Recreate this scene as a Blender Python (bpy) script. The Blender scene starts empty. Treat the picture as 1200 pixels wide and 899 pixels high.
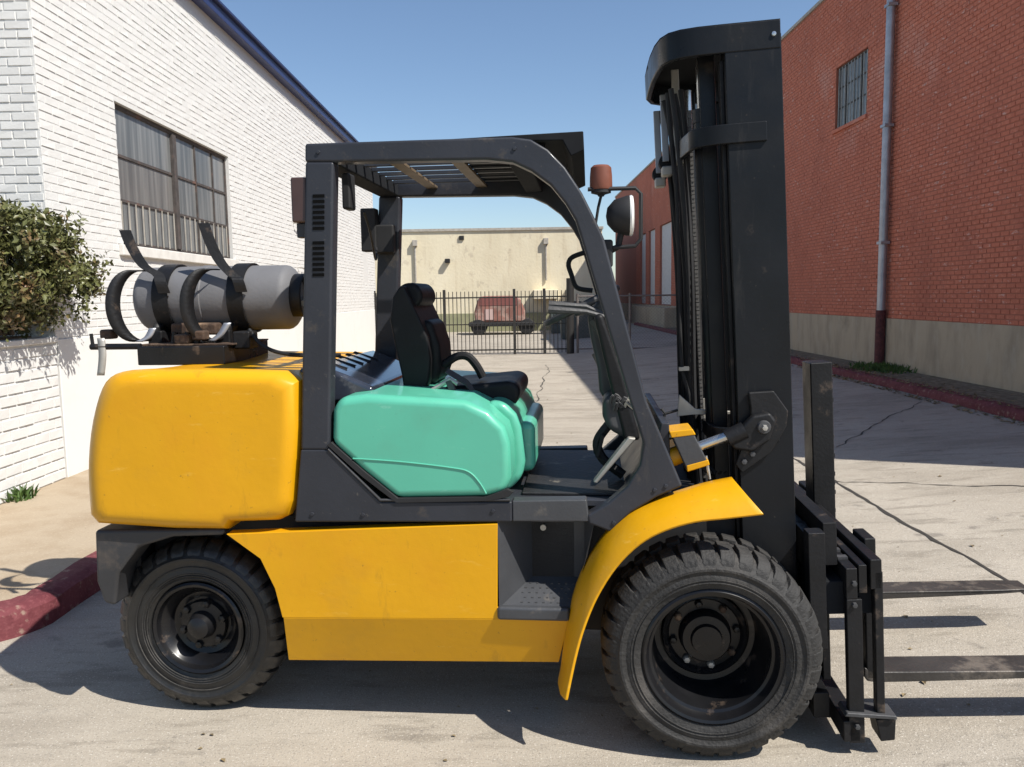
import bpy, bmesh, math, random
from mathutils import Vector, Matrix
PI=math.pi
sc=bpy.context.scene; C=sc.collection

# ---------------------------------------------------------------- camera, sky, sun, exposure
R_=Matrix(((0.99988750,0.01499944,0.0),(-0.00160126,0.10674284,-0.99428537),(-0.01491372,0.99417352,0.10675485)))
cd=bpy.data.cameras.new('camera'); cam=bpy.data.objects.new('camera',cd); C.objects.link(cam); sc.camera=cam
cd.sensor_width=36; cd.sensor_fit='HORIZONTAL'; cd.lens=36*950/1200; cd.clip_start=.05; cd.clip_end=500
cam.matrix_world=Matrix.Translation((0,0,1.7))@R_.to_4x4()
SUN_EL=math.radians(51); SUN_AZ=math.radians(34)      # azimuth: degrees from +x towards the camera side (-y)
sd=Vector((math.cos(SUN_EL)*math.cos(SUN_AZ),-math.cos(SUN_EL)*math.sin(SUN_AZ),math.sin(SUN_EL)))
sl=bpy.data.lights.new('sun','SUN'); sl.energy=5.0; sl.angle=math.radians(.53); sl.color=(1,.955,.88)
so=bpy.data.objects.new('sun',sl); C.objects.link(so); so.rotation_euler=sd.to_track_quat('Z','Y').to_euler()
w=bpy.data.worlds.new('World'); sc.world=w; w.use_nodes=True; nt=w.node_tree; bg=nt.nodes['Background']
sky=nt.nodes.new('ShaderNodeTexSky'); sky.sky_type='NISHITA'; sky.sun_disc=False; sky.sun_elevation=SUN_EL
sky.sun_rotation=math.atan2(sd.x,sd.y); sky.air_density=1.0; sky.dust_density=.5; sky.ozone_density=3.2
nt.links.new(sky.outputs[0],bg.inputs[0]); bg.inputs[1].default_value=.10
sc.view_settings.view_transform='Standard'; sc.view_settings.look='None'; sc.view_settings.exposure=.48; sc.view_settings.gamma=1

# side profiles of the truck's parts, metres in its own frame (x forward, z up)
PT = {
    'rail': [(-1.47,2.268),(-1.079,2.268),(-0.708,2.267),(-0.641,2.256),(-0.581,2.219),(-0.52,2.155),(-0.46,2.064),(-0.412,1.967),(-0.382,1.9),(-0.23,1.315),(-0.099,0.999),(-0.191,0.957),(-0.285,0.898),(-0.363,0.823),(-0.442,0.854),(-0.448,0.887),(-0.372,0.933),(-0.3,0.998),(-0.254,1.078),(-0.242,1.157),(-0.26,1.221),(-0.291,1.315),(-0.464,1.902),(-0.485,1.968),(-0.521,2.029),(-0.573,2.094),(-0.642,2.146),(-0.709,2.178),(-0.801,2.19),(-1.36,2.198),(-1.473,2.201)],
    'pillar': [(-1.472,2.204),(-1.363,2.201),(-1.422,1.128),(-1.536,1.128)],
    'side_plate': [(-1.572,0.847),(-1.536,1.131),(-1.426,1.132),(-1.23,0.931),(-0.728,0.936),(-0.729,0.857)],
    'cw': [(-2.379,0.857),(-2.378,1.021),(-2.355,1.19),(-2.312,1.349),(-2.265,1.422),(-2.193,1.461),(-1.587,1.453),(-1.526,1.418),(-1.535,1.223),(-1.568,0.926),(-1.598,0.866),(-1.643,0.845),(-1.827,0.836),(-1.849,0.806),(-2.063,0.806),(-2.361,0.823)],
    'skirt': [(-2.404,0.798),(-2.412,0.586),(-2.386,0.497),(-2.339,0.487),(-2.315,0.623),(-2.225,0.73),(-2.08,0.774),(-1.868,0.784),(-1.866,0.812)],
    'panel': [(-1.849,0.796),(-0.784,0.85),(-0.79,0.524),(-0.524,0.523),(-0.514,0.483),(-1.638,0.463),(-1.663,0.58),(-1.716,0.699)],
    'panel_low': [(-1.674,0.425),(-1.65,0.265),(-0.545,0.286),(-0.517,0.446)],
    'cowl': [(-1.415,1.155),(-1.406,1.285),(-1.378,1.331),(-1.269,1.343),(-0.897,1.32),(-0.812,1.278),(-0.749,1.22),(-0.731,1.156),(-0.73,1.027),(-0.753,0.968),(-0.824,0.951),(-1.167,0.942),(-1.296,1.046)],
    'crease': [(-1.33,1.099),(-1.146,1.087),(-0.951,1.065),(-0.887,1.049),(-0.849,1.01),(-0.824,0.968)],
    'cowl_front': [(-0.773,1.293),(-0.72,1.245),(-0.701,1.191),(-0.689,1.055),(-0.704,0.986),(-0.759,0.934),(-0.847,0.934),(-0.841,1.293)],
    'fa': [(0.088,1.018),(-0.004,0.998),(-0.097,0.969),(-0.19,0.936),(-0.284,0.886),(-0.363,0.804),(-0.427,0.697),(-0.475,0.58),(-0.509,0.428),(-0.529,0.274),(-0.54,0.222)],
    'fc': [(0.165,0.932),(0.034,0.915),(-0.069,0.902),(-0.172,0.87),(-0.261,0.819),(-0.345,0.733),(-0.413,0.622),(-0.459,0.509),(-0.487,0.412),(-0.509,0.314),(-0.526,0.229)],
    'fend_top': [(0.12,1.002),(0.048,0.986),(-0.055,0.97),(-0.157,0.938),(-0.255,0.891),(-0.345,0.812),(-0.412,0.71),(-0.462,0.582),(-0.493,0.444),(-0.516,0.314),(-0.529,0.248)],
    'backrest': [(-1.258,1.61),(-1.244,1.706),(-1.211,1.747),(-1.157,1.753),(-1.118,1.714),(-1.078,1.626),(-1.041,1.537),(-1.032,1.449),(-1.041,1.36),(-1.061,1.299),(-1.181,1.281),(-1.207,1.378),(-1.24,1.504)],
    'cushion': [(-1.097,1.288),(-1.024,1.335),(-0.898,1.345),(-0.756,1.358),(-0.721,1.333),(-0.721,1.283),(-0.765,1.234),(-0.829,1.227),(-0.918,1.241),(-1.044,1.252)],
    'armloop': [(-1.058,1.412),(-1.002,1.448),(-0.954,1.448),(-0.918,1.411),(-0.89,1.359)],
    'belt': [(-1.021,1.398),(-0.941,1.349),(-0.873,1.261),(-0.821,1.191)],
    'tank': [(-2.602,1.717),(-1.805,1.705),(-2.236,1.715),(-2.227,1.865),(-2.244,1.564),(-1.974,1.861),(-2.546,1.716),(-1.918,1.707)],
    'arm1': [(-2.557,2.03),(-2.529,1.952),(-2.477,1.865),(-2.413,1.824)],
    'arm2': [(-2.177,2.053),(-2.15,1.963),(-2.106,1.873),(-2.045,1.806)],
    'ring': [(-2.612,1.654),(-2.462,1.833),(-2.353,1.65),(-2.486,1.469),(-2.283,1.649),(-2.108,1.835),(-2.004,1.646),(-2.128,1.474)],
    'base': [(-2.481,1.417),(-2.049,1.413),(-2.475,1.505),(-2.044,1.501),(-2.678,1.499),(-2.342,1.503),(-2.665,1.567),(-2.643,1.398)],
    'dash': [(-0.402,1.678),(-0.322,1.691),(-0.275,1.501),(-0.227,1.26),(-0.256,1.205),(-0.348,1.212),(-0.396,1.298),(-0.403,1.391),(-0.432,1.521),(-0.446,1.613)],
    'boot': [(-0.384,1.296),(-0.336,1.31),(-0.249,1.31),(-0.232,1.233),(-0.239,1.162),(-0.284,1.12),(-0.364,1.162),(-0.385,1.215)],
    'pedal': [(-0.39,0.977),(-0.265,1.137),(-0.407,1.04),(-0.407,1.137),(-0.366,1.178)],
    'steer': [(-0.623,1.586),(-0.329,1.728),(-0.603,1.67),(-0.329,1.611)],
    'yblk': [(-0.139,1.188),(-0.059,1.198),(0.006,1.066),(-0.074,1.039)],
    'clevis': [(0.078,1.156),(0.164,1.247),(0.227,1.259),(0.252,1.227),(0.229,1.153),(0.167,1.11),(0.097,1.12)],
    'rod': [(-0.036,1.119),(0.1,1.172)],
    'hookp': [(0.152,1.331),(0.245,1.337),(0.299,1.261),(0.294,1.203),(0.243,1.106),(0.135,1.024),(0.109,1.057),(0.163,1.203),(0.162,1.274)],
    'plate': [(-0.078,1.295),(-0.009,1.239),(0.211,1.222),(0.211,1.211),(0.059,1.197),(-0.06,1.145),(-0.094,1.162)],
    'carr': [(0.428,0.662),(0.53,0.708),(0.602,0.75),(0.634,0.225),(0.535,0.057),(0.574,0.039),(0.453,0.842),(0.377,0.919),(0.354,0.635)],
    'lamp': [(-0.369,1.98),(-0.295,1.979),(-0.332,2.049),(-0.332,1.915),(-0.393,2.127),(-0.43,2.082),(-0.267,2.078),(-0.246,2.053),(-0.246,1.901),(-0.329,1.872)],
    'handle': [(-0.429,1.903),(-0.512,1.876),(-0.534,1.818),(-0.501,1.735),(-0.422,1.713)],
    'hood': [(-1.727,1.4),(-1.422,1.417),(-1.366,1.341),(-1.596,1.445),(-1.733,1.285)],
    'boxes': [(-1.527,2.151),(-1.482,1.986),(-1.51,1.949)],
    'boxf': [(-1.539,2.138),(-1.486,1.93)],
    'mh': [(-0.062,2.191),(-0.07,1.507),(-0.035,1.367),(-0.034,1.243),(0.01,2.354),(0.027,1.331),(0.035,2.55),(0.101,2.547),(0.15,1.849)],
    'mtop': [(-0.122,2.55),(-0.106,2.247),(-0.073,2.671),(-0.046,2.352),(-0.034,2.281),(-0.145,2.726)],
}

# ---------------------------------------------------------------- small mesh helpers
def link(o, parent=None):
    C.objects.link(o)
    if parent is not None: o.parent = parent
    return o

class MB:
    """collects faces, then links them as ONE mesh object"""
    def __init__(s): s.v=[]; s.f=[]
    def add(s, vs, fs):
        b=len(s.v); s.v+= [tuple(q) for q in vs]; s.f+=[tuple(b+i for i in f) for f in fs]; return s
    def box(s, x0,x1,y0,y1,z0,z1):
        return s.add([(x0,y0,z0),(x1,y0,z0),(x1,y1,z0),(x0,y1,z0),(x0,y0,z1),(x1,y0,z1),(x1,y1,z1),(x0,y1,z1)],
            [(0,3,2,1),(4,5,6,7),(0,1,5,4),(1,2,6,5),(2,3,7,6),(3,0,4,7)])
    def prism(s, pts, y0, y1):
        """polygon in x,z extruded along y"""
        n=len(pts); a=sum(pts[i][0]*pts[(i+1)%n][1]-pts[(i+1)%n][0]*pts[i][1] for i in range(n))
        if a<0: pts=pts[::-1]
        vs=[(x,y0,z) for x,z in pts]+[(x,y1,z) for x,z in pts]
        fs=[tuple(range(n)),tuple(range(2*n-1,n-1,-1))]+[((i+1)%n,i,n+i,n+(i+1)%n) for i in range(n)]
        return s.add(vs,fs)
    def strip(s, A, B):
        """quads between two equal-length polylines"""
        n=len(A); return s.add(list(A)+list(B), [(i,i+1,n+i+1,n+i) for i in range(n-1)])
    def tube(s, path, r, n=8, caps=True):
        P=[Vector(p) for p in path]; rr=r if isinstance(r,(list,tuple)) else [r]*len(P)
        up=Vector((0,0,1)); ring=[]; prev=None
        for i,p in enumerate(P):
            t=(P[min(i+1,len(P)-1)]-P[max(i-1,0)]).normalized()
            if prev is None:
                a=t.cross(up)
                if a.length<.05: a=t.cross(Vector((1,0,0)))
            else: a=prev-t*prev.dot(t)
            a.normalize(); prev=a; b=t.cross(a)
            ring.append([p+(a*math.cos(2*PI*k/n)+b*math.sin(2*PI*k/n))*rr[i] for k in range(n)])
        vs=[q for R in ring for q in R]; m=len(P)
        fs=[(i*n+k,i*n+(k+1)%n,(i+1)*n+(k+1)%n,(i+1)*n+k) for i in range(m-1) for k in range(n)]
        if caps: fs+=[tuple(range(n))[::-1], tuple((m-1)*n+k for k in range(n))]
        return s.add(vs,fs)
    def lathe(s, prof, c=(0,0,0), axis='y', n=48, a0=0, a1=2*PI):
        """prof: (radius, along axis)"""
        full=abs(a1-a0-2*PI)<1e-6; m=n if full else n+1; vs=[]
        for k in range(m):
            a=a0+(a1-a0)*k/n; ca,sa=math.cos(a),math.sin(a)
            for r,t in prof:
                if axis=='y': vs.append((c[0]+r*ca,c[1]+t,c[2]+r*sa))
                elif axis=='x': vs.append((c[0]+t,c[1]+r*ca,c[2]+r*sa))
                else: vs.append((c[0]+r*ca,c[1]+r*sa,c[2]+t))
        q=len(prof); fs=[]
        for k in range(n):
            k2=(k+1)%m
            for j in range(q-1): fs.append((k*q+j,k*q+j+1,k2*q+j+1,k2*q+j))
        return s.add(vs,fs)
    def xf(s, fn): s.v=[tuple(fn(*q)) for q in s.v]; return s
    def build(s, name, mat, parent=None, bevel=0, seg=3, smooth=None, fix=True):
        me=bpy.data.meshes.new(name); me.from_pydata(s.v,[],s.f)
        if fix:
            b=bmesh.new(); b.from_mesh(me); bmesh.ops.recalc_face_normals(b,faces=b.faces); b.to_mesh(me); b.free()
        me.materials.append(mat); o=bpy.data.objects.new(name,me); link(o,parent)
        if smooth is None: smooth = bevel>0
        if smooth:
            me.shade_smooth()
            if not bevel: me.set_sharp_from_angle(angle=math.radians(35))
        if bevel:
            m=o.modifiers.new('edge','BEVEL'); m.width=bevel; m.segments=seg; m.limit_method='ANGLE'; m.angle_limit=math.radians(32); m.harden_normals=True
        return o

def tag(o, label=None, cat=None, group=None, kind=None):
    if label: o['label']=label
    if cat: o['category']=cat
    if group: o['group']=group
    if kind: o['kind']=kind
    return o
def empty(name, loc=(0,0,0), rz=0, parent=None):
    o=bpy.data.objects.new(name,None); o.location=loc; o.rotation_euler=(0,0,rz); o.empty_display_size=.1; return link(o,parent)
def copy(o, parent, loc=None):
    c=o.copy(); C.objects.link(c); c.parent=parent
    if loc is not None: c.location=loc
    return c
def curve_pts(pts, n=6):
    """smooth a polyline (Catmull-Rom)"""
    P=[Vector(p) for p in pts]; P=[P[0]]+P+[P[-1]]; out=[]
    for i in range(1,len(P)-2):
        for k in range(n):
            t=k/n; a,b,c,d=P[i-1],P[i],P[i+1],P[i+2]
            out.append(.5*((2*b)+(c-a)*t+(2*a-5*b+4*c-d)*t*t+(-a+3*b-3*c+d)*t**3))
    out.append(P[-2]); return out

# ---------------------------------------------------------------- materials
def mat(name, col=None, rough=.6, metal=0, var=.0, vscale=8, bump=0, bscale=60, spec=.5, coat=0, col2=None, mix_scale=3, mix_lo=.5, mix_hi=.6, rvar=0, mstretch=None, scuff=None):
    m=bpy.data.materials.new(name); m.use_nodes=True; nt=m.node_tree; N=nt.nodes; Lk=nt.links.new
    b=N['Principled BSDF']; b.inputs['Roughness'].default_value=rough; b.inputs['Metallic'].default_value=metal
    b.inputs['Specular IOR Level'].default_value=spec; b.inputs['Coat Weight'].default_value=coat; b.inputs['Coat Roughness'].default_value=.12
    tc=N.new('ShaderNodeTexCoord'); out=None
    rgb=N.new('ShaderNodeRGB'); rgb.outputs[0].default_value=(*col,1); out=rgb.outputs[0]
    vec=tc.outputs['Object']
    if mstretch:
        mp=N.new('ShaderNodeMapping'); mp.inputs['Scale'].default_value=mstretch; Lk(vec,mp.inputs[0]); vec=mp.outputs[0]
    if col2 is not None:
        n=N.new('ShaderNodeTexNoise'); n.inputs['Scale'].default_value=mix_scale; n.inputs['Detail'].default_value=8; n.inputs['Roughness'].default_value=.65; Lk(vec,n.inputs['Vector'])
        r=N.new('ShaderNodeMapRange'); r.inputs['From Min'].default_value=mix_lo; r.inputs['From Max'].default_value=mix_hi; Lk(n.outputs['Fac'],r.inputs['Value'])
        mx=N.new('ShaderNodeMix'); mx.data_type='RGBA'; mx.inputs['B'].default_value=(*col2,1); Lk(r.outputs[0],mx.inputs['Factor']); Lk(out,mx.inputs['A']); out=mx.outputs['Result']
    if var:
        n=N.new('ShaderNodeTexNoise'); n.inputs['Scale'].default_value=vscale; n.inputs['Detail'].default_value=6; Lk(vec,n.inputs['Vector'])
        r=N.new('ShaderNodeMapRange'); r.inputs['From Min'].default_value=.3; r.inputs['From Max'].default_value=.7; r.inputs['To Min'].default_value=1-var; r.inputs['To Max'].default_value=1+var; Lk(n.outputs['Fac'],r.inputs['Value'])
        v=N.new('ShaderNodeVectorMath'); v.operation='SCALE'; Lk(out,v.inputs[0]); Lk(r.outputs[0],v.inputs['Scale']); out=v.outputs[0]
    if scuff:
        for (st,sc_,lo,hi,amt,cc) in scuff:
            mp=N.new('ShaderNodeMapping'); mp.inputs['Scale'].default_value=st; mp.inputs['Location'].default_value=(3.1*sc_,1.7,.3*sc_); Lk(tc.outputs['Object'],mp.inputs[0])
            n=N.new('ShaderNodeTexNoise'); n.inputs['Scale'].default_value=sc_; n.inputs['Detail'].default_value=10; n.inputs['Roughness'].default_value=.7; Lk(mp.outputs[0],n.inputs['Vector'])
            r=N.new('ShaderNodeMapRange'); r.inputs['From Min'].default_value=lo; r.inputs['From Max'].default_value=hi; r.inputs['To Max'].default_value=amt; Lk(n.outputs['Fac'],r.inputs['Value'])
            mx=N.new('ShaderNodeMix'); mx.data_type='RGBA'; mx.inputs['B'].default_value=(*cc,1); Lk(r.outputs[0],mx.inputs['Factor']); Lk(out,mx.inputs['A']); out=mx.outputs['Result']
    Lk(out,b.inputs['Base Color'])
    if rvar:
        n=N.new('ShaderNodeTexNoise'); n.inputs['Scale'].default_value=5; n.inputs['Detail'].default_value=8; Lk(tc.outputs['Object'],n.inputs['Vector'])
        r=N.new('ShaderNodeMapRange'); r.inputs['From Min'].default_value=.3; r.inputs['From Max'].default_value=.7; r.inputs['To Min'].default_value=max(0.05,rough-rvar); r.inputs['To Max'].default_value=min(1,rough+rvar); Lk(n.outputs['Fac'],r.inputs['Value']); Lk(r.outputs[0],b.inputs['Roughness'])
    if bump:
        n=N.new('ShaderNodeTexNoise'); n.inputs['Scale'].default_value=bscale; n.inputs['Detail'].default_value=6; Lk(vec,n.inputs['Vector'])
        bp=N.new('ShaderNodeBump'); bp.inputs['Strength'].default_value=bump; bp.inputs['Distance'].default_value=.01; Lk(n.outputs['Fac'],bp.inputs['Height']); Lk(bp.outputs[0],b.inputs['Normal'])
    return m

def mat_layers(name, base, layers, rough=.9, bumps=(), spec=.3):
    """layers: list of (colour, noise scale vec3, scale, lo, hi, amount); world-space noise over a base colour; bumps: (scale, strength, distance)"""
    m=bpy.data.materials.new(name); m.use_nodes=True; nt=m.node_tree; N=nt.nodes; Lk=nt.links.new
    b=N['Principled BSDF']; b.inputs['Roughness'].default_value=rough; b.inputs['Specular IOR Level'].default_value=spec
    g=N.new('ShaderNodeNewGeometry'); rgb=N.new('ShaderNodeRGB'); rgb.outputs[0].default_value=(*base,1); out=rgb.outputs[0]
    for k,(col,st,sc,lo,hi,amt) in enumerate(layers):
        mp=N.new('ShaderNodeMapping'); mp.inputs['Scale'].default_value=st; mp.inputs['Location'].default_value=(k*7.3,k*3.1,k*1.7); Lk(g.outputs['Position'],mp.inputs[0])
        n=N.new('ShaderNodeTexNoise'); n.inputs['Scale'].default_value=sc; n.inputs['Detail'].default_value=9; n.inputs['Roughness'].default_value=.62; Lk(mp.outputs[0],n.inputs['Vector'])
        r=N.new('ShaderNodeMapRange'); r.inputs['From Min'].default_value=lo; r.inputs['From Max'].default_value=hi; r.inputs['To Max'].default_value=amt; Lk(n.outputs['Fac'],r.inputs['Value'])
        mx=N.new('ShaderNodeMix'); mx.data_type='RGBA'; mx.inputs['B'].default_value=(*col,1); Lk(r.outputs[0],mx.inputs['Factor']); Lk(out,mx.inputs['A']); out=mx.outputs['Result']
    Lk(out,b.inputs['Base Color']); last=None
    for sc,stg,dist in bumps:
        n=N.new('ShaderNodeTexNoise'); n.inputs['Scale'].default_value=sc; n.inputs['Detail'].default_value=8; Lk(g.outputs['Position'],n.inputs['Vector'])
        bp=N.new('ShaderNodeBump'); bp.inputs['Strength'].default_value=stg; bp.inputs['Distance'].default_value=dist; Lk(n.outputs['Fac'],bp.inputs['Height'])
        if last: Lk(last,bp.inputs['Normal'])
        last=bp.outputs[0]
    if last: Lk(last,b.inputs['Normal'])
    return m

O1=(1,1,1)
M_ground=mat_layers('worn_concrete_paving',(.355,.315,.258),[
    ((.215,.185,.145),(.45,1.5,1),1.2,.46,.68,.7),
    ((.42,.375,.31),O1,.8,.5,.72,.7),
    ((.19,.165,.13),(.6,2.6,1),3.4,.54,.64,.55),
    ((.22,.20,.17),O1,14,.58,.68,.4),
    ((.11,.10,.088),O1,115,.55,.64,.55),               # dark aggregate
    ((.60,.56,.49),O1,110,.58,.66,.8),                 # pale aggregate
    ((.12,.105,.09),O1,2.3,.635,.69,.55),((.10,.09,.08),O1,9,.68,.73,.6)],rough=.93,bumps=[(160,.6,.004),(40,.3,.006),(7,.25,.02)])
M_walk=mat_layers('tan_sidewalk_concrete',(.37,.30,.215),[((.25,.18,.11),O1,2.2,.45,.7,.7),((.5,.42,.3),O1,60,.55,.7,.6),((.15,.11,.08),O1,90,.6,.7,.6)],bumps=[(120,.4,.003)])
M_strip=mat_layers('soil_strip',(.16,.12,.08),[((.30,.24,.17),O1,12,.45,.6,.7),((.05,.06,.02),O1,5,.55,.7,.7)],bumps=[(60,.8,.02)])
M_kerb=mat_layers('worn_crimson_kerb_paint',(.145,.038,.044),[((.30,.22,.17),O1,14,.58,.66,.8),((.085,.016,.022),O1,5,.45,.65,.7),((.24,.08,.085),O1,40,.52,.7,.6)],rough=.8,bumps=[(60,.5,.006),(9,.5,.02)])
M_crack=mat('crack_dirt',(.035,.03,.025),.95)
M_white=mat_layers('white_masonry_paint',(.64,.635,.615),[((.60,.585,.55),O1,6,.5,.7,.5),((.45,.42,.36),(1,1,.4),30,.66,.74,.35)],rough=.85,bumps=[(45,.35,.004)])
M_mortar_w=mat_layers('white_mortar',(.60,.595,.575),[((.50,.48,.44),O1,20,.5,.7,.5)],bumps=[(80,.5,.005)])
M_plaster=mat_layers('white_smooth_plaster',(.68,.675,.65),[((.62,.60,.56),O1,2,.5,.7,.5)],bumps=[(30,.2,.004)])
M_blue=mat('navy_roof_trim',(.018,.028,.10),.45,var=.15)
M_brickr=mat_layers('red_painted_brick',(.52,.165,.10),[((.40,.125,.08),O1,1.2,.45,.7,.7),((.64,.24,.15),O1,16,.5,.68,.7),((.62,.46,.40),(1,1,3),6,.60,.67,.6),((.60,.42,.36),(.4,.4,.3),1.6,.58,.72,.35),((.30,.09,.06),(1,1,.4),.6,.52,.7,.5),((.15,.03,.02),O1,35,.62,.7,.4)],rough=.85,bumps=[(50,.5,.006)])
M_mortar_r=mat_layers('red_mortar',(.36,.13,.085),[((.36,.20,.16),O1,10,.6,.72,.5)],bumps=[(60,.5,.006)])
M_base=mat_layers('stained_concrete_base',(.42,.345,.25),[((.24,.20,.15),(2.2,2.2,.7),1.3,.45,.7,.7),((.44,.385,.30),(2,2,.8),2.5,.5,.7,.6),((.13,.11,.08),(1,1,1),1.2,.62,.78,.6)],bumps=[(30,.4,.01)])
M_cream=mat_layers('peeling_cream_stucco',(.72,.645,.47),[((.50,.42,.28),(1,1,.4),.5,.45,.7,.5),((.42,.35,.26),(1,1,.8),1.5,.60,.66,.45),((.45,.36,.24),(2,2,.25),1.2,.55,.68,.4),((.78,.72,.57),O1,.4,.5,.7,.6)],bumps=[(8,.3,.03)])
M_coping=mat('grey_coping',(.38,.35,.30),.8,var=.2)
M_galv=mat('galvanised_downpipe',(.36,.37,.40),.45,.6,var=.2,vscale=4)
M_rust=mat('dark_rusty_boot',(.085,.022,.022),.8,var=.4,vscale=20)
M_winframe=mat('brown_steel_sash',(.065,.055,.05),.7,var=.3,vscale=12,col2=(.11,.06,.045),mix_scale=6,mix_lo=.55,mix_hi=.7)
M_sill=mat('painted_sill',(.62,.60,.56),.8,var=.1)

def mat_pane(name,c1,c2):
    m=bpy.data.materials.new(name); m.use_nodes=True; nt=m.node_tree; N=nt.nodes; Lk=nt.links.new
    b=N['Principled BSDF']; b.inputs['Roughness'].default_value=.3
    tc=N.new('ShaderNodeNewGeometry'); mp=N.new('ShaderNodeMapping'); mp.inputs['Scale'].default_value=(9,9,.35); Lk(tc.outputs['Position'],mp.inputs[0])
    n=N.new('ShaderNodeTexNoise'); n.inputs['Scale'].default_value=1.2; n.inputs['Detail'].default_value=5; Lk(mp.outputs[0],n.inputs['Vector'])
    r=N.new('ShaderNodeMapRange'); r.inputs['From Min'].default_value=.38; r.inputs['From Max'].default_value=.62; Lk(n.outputs['Fac'],r.inputs['Value'])
    mx=N.new('ShaderNodeMix'); mx.data_type='RGBA'; mx.inputs['A'].default_value=(*c1,1); mx.inputs['B'].default_value=(*c2,1); Lk(r.outputs[0],mx.inputs['Factor']); Lk(mx.outputs['Result'],b.inputs['Base Color'])
    w=N.new('ShaderNodeTexNoise'); w.inputs['Scale'].default_value=2; Lk(mp.outputs[0],w.inputs['Vector']); bp=N.new('ShaderNodeBump'); bp.inputs['Strength'].default_value=.3; Lk(w.outputs['Fac'],bp.inputs['Height']); Lk(bp.outputs[0],b.inputs['Normal'])
    return m
M_pane=mat_pane('dusty_ribbed_glass',(.10,.108,.11),(.21,.215,.212))
M_pane2=mat_pane('dusty_rusty_glass',(.10,.098,.095),(.20,.195,.185))

M_yel=mat('yellow_machine_paint',(.62,.305,.004),.40,spec=.3,var=.05,vscale=2.5,coat=.12,bump=.09,bscale=30,rvar=.1,col2=(.60,.265,.006),mix_scale=1.6,mix_lo=.5,mix_hi=.75,scuff=[((1,1,.25),12,.59,.70,.30,(.20,.11,.02)),((.25,1,1.2),20,.62,.70,.30,(.80,.52,.12)),((1,1,1),42,.64,.70,.6,(.12,.07,.03)),((.6,.6,.6),3,.58,.75,.25,(.30,.18,.04))])
M_green=mat('mint_green_panel',(.085,.40,.275),.42,var=.05,vscale=3,coat=.3,rvar=.08,bump=.03,bscale=30,scuff=[((.3,1,1),22,.61,.70,.30,(.35,.62,.50)),((1,1,1),50,.66,.72,.5,(.05,.10,.07)),((1,1,1),4,.56,.72,.18,(.10,.22,.15))])
M_frame=mat('charcoal_frame_paint',scuff=[((1,1,1),40,.63,.70,.6,(.10,.09,.08)),((1,1,.2),12,.61,.72,.4,(.07,.063,.055))],col=(.026,.028,.035),rough=.48,spec=.3,var=.18,vscale=4,coat=.1,bump=.08,bscale=60,rvar=.12,col2=(.06,.052,.046),mix_scale=7,mix_lo=.6,mix_hi=.7)
M_chassis=mat('dark_grey_chassis',(.026,.026,.028),.5,var=.2,vscale=5,bump=.1,bscale=50,rvar=.12,col2=(.075,.06,.048),mix_scale=4,mix_lo=.56,mix_hi=.7)
M_mast=mat('mast_black_paint',(.008,.009,.011),.36,spec=.22,var=.2,vscale=3,bump=.07,bscale=40,rvar=.14,col2=(.045,.036,.03),mix_scale=5,mix_lo=.62,mix_hi=.72,scuff=[((1,1,.12),16,.60,.72,.4,(.045,.042,.04)),((1,1,1),45,.65,.71,.5,(.08,.065,.05))])
M_black=mat('worn_black_paint',(.009,.009,.010),.5,spec=.3,var=.25,vscale=8,bump=.15,bscale=70,rvar=.15,col2=(.06,.045,.035),mix_scale=8,mix_lo=.6,mix_hi=.68)
M_step=mat('moulded_grey_step',(.044,.046,.051),.5,var=.15,vscale=6,bump=.12,bscale=60,rvar=.1,col2=(.10,.09,.08),mix_scale=7,mix_lo=.6,mix_hi=.7)
M_flat=mat('flat_dark_underside',(.014,.015,.017),.85,spec=.12,var=.2)
M_slot_shade=mat('slot_shade_black',(.003,.003,.003),.9,spec=.1)  # near-black colour stands in for the shade inside the vent slots
M_dark=mat('dark_cavity_metal',(.010,.010,.011),.7,var=.3,vscale=8)
M_tyre=mat('tyre_rubber',(.024,.023,.022),.72,spec=.4,var=.3,vscale=14,bump=.55,bscale=70,rvar=.1,col2=(.055,.050,.045),mix_scale=5,mix_lo=.5,mix_hi=.68)
M_tyre_shiny=mat('dressed_tyre_rubber',(.012,.012,.012),.42,var=.25,vscale=9,bump=.3,bscale=40,rvar=.15,col2=(.04,.036,.032),mix_scale=6,mix_lo=.55,mix_hi=.68)
M_rim=mat('black_rim_paint',(.008,.008,.009),.3,spec=.35,var=.3,vscale=8,rvar=.1,col2=(.06,.045,.035),mix_scale=12,mix_lo=.6,mix_hi=.68)
M_steel=mat('bare_steel',(.55,.55,.54),.22,.9,var=.1)
M_grey=mat('grey_tank_paint',(.135,.135,.142),.62,spec=.3,var=.10,vscale=4,bump=.12,bscale=60,col2=(.11,.07,.05),mix_scale=7,mix_lo=.66,mix_hi=.72)
M_rustmetal=mat('rusty_strap_metal',(.06,.035,.022),.85,var=.4,vscale=20,bump=.4,bscale=50,col2=(.20,.13,.08),mix_scale=9,mix_lo=.52,mix_hi=.64)
M_alu=mat('dull_aluminium',(.42,.40,.36),.5,.5,var=.2,vscale=12)
M_leather=mat('black_vinyl',(.010,.010,.011),.55,var=.2,vscale=10,bump=.18,bscale=30,spec=.22)
M_plastic=mat('matt_grey_plastic',(.05,.05,.052),.55,var=.2,vscale=12,bump=.2,bscale=50)
M_mat=mat('rubber_floor_mat',(.014,.014,.015),.6,var=.3,vscale=12,bump=.3,bscale=50,col2=(.17,.15,.12),mix_scale=5,mix_lo=.6,mix_hi=.68)
M_hoodblk=mat('glossy_dark_bonnet',(.03,.035,.05),.12,var=.3,vscale=8,coat=.6,col2=(.10,.10,.11),mix_scale=9,mix_lo=.55,mix_hi=.65)
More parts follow.
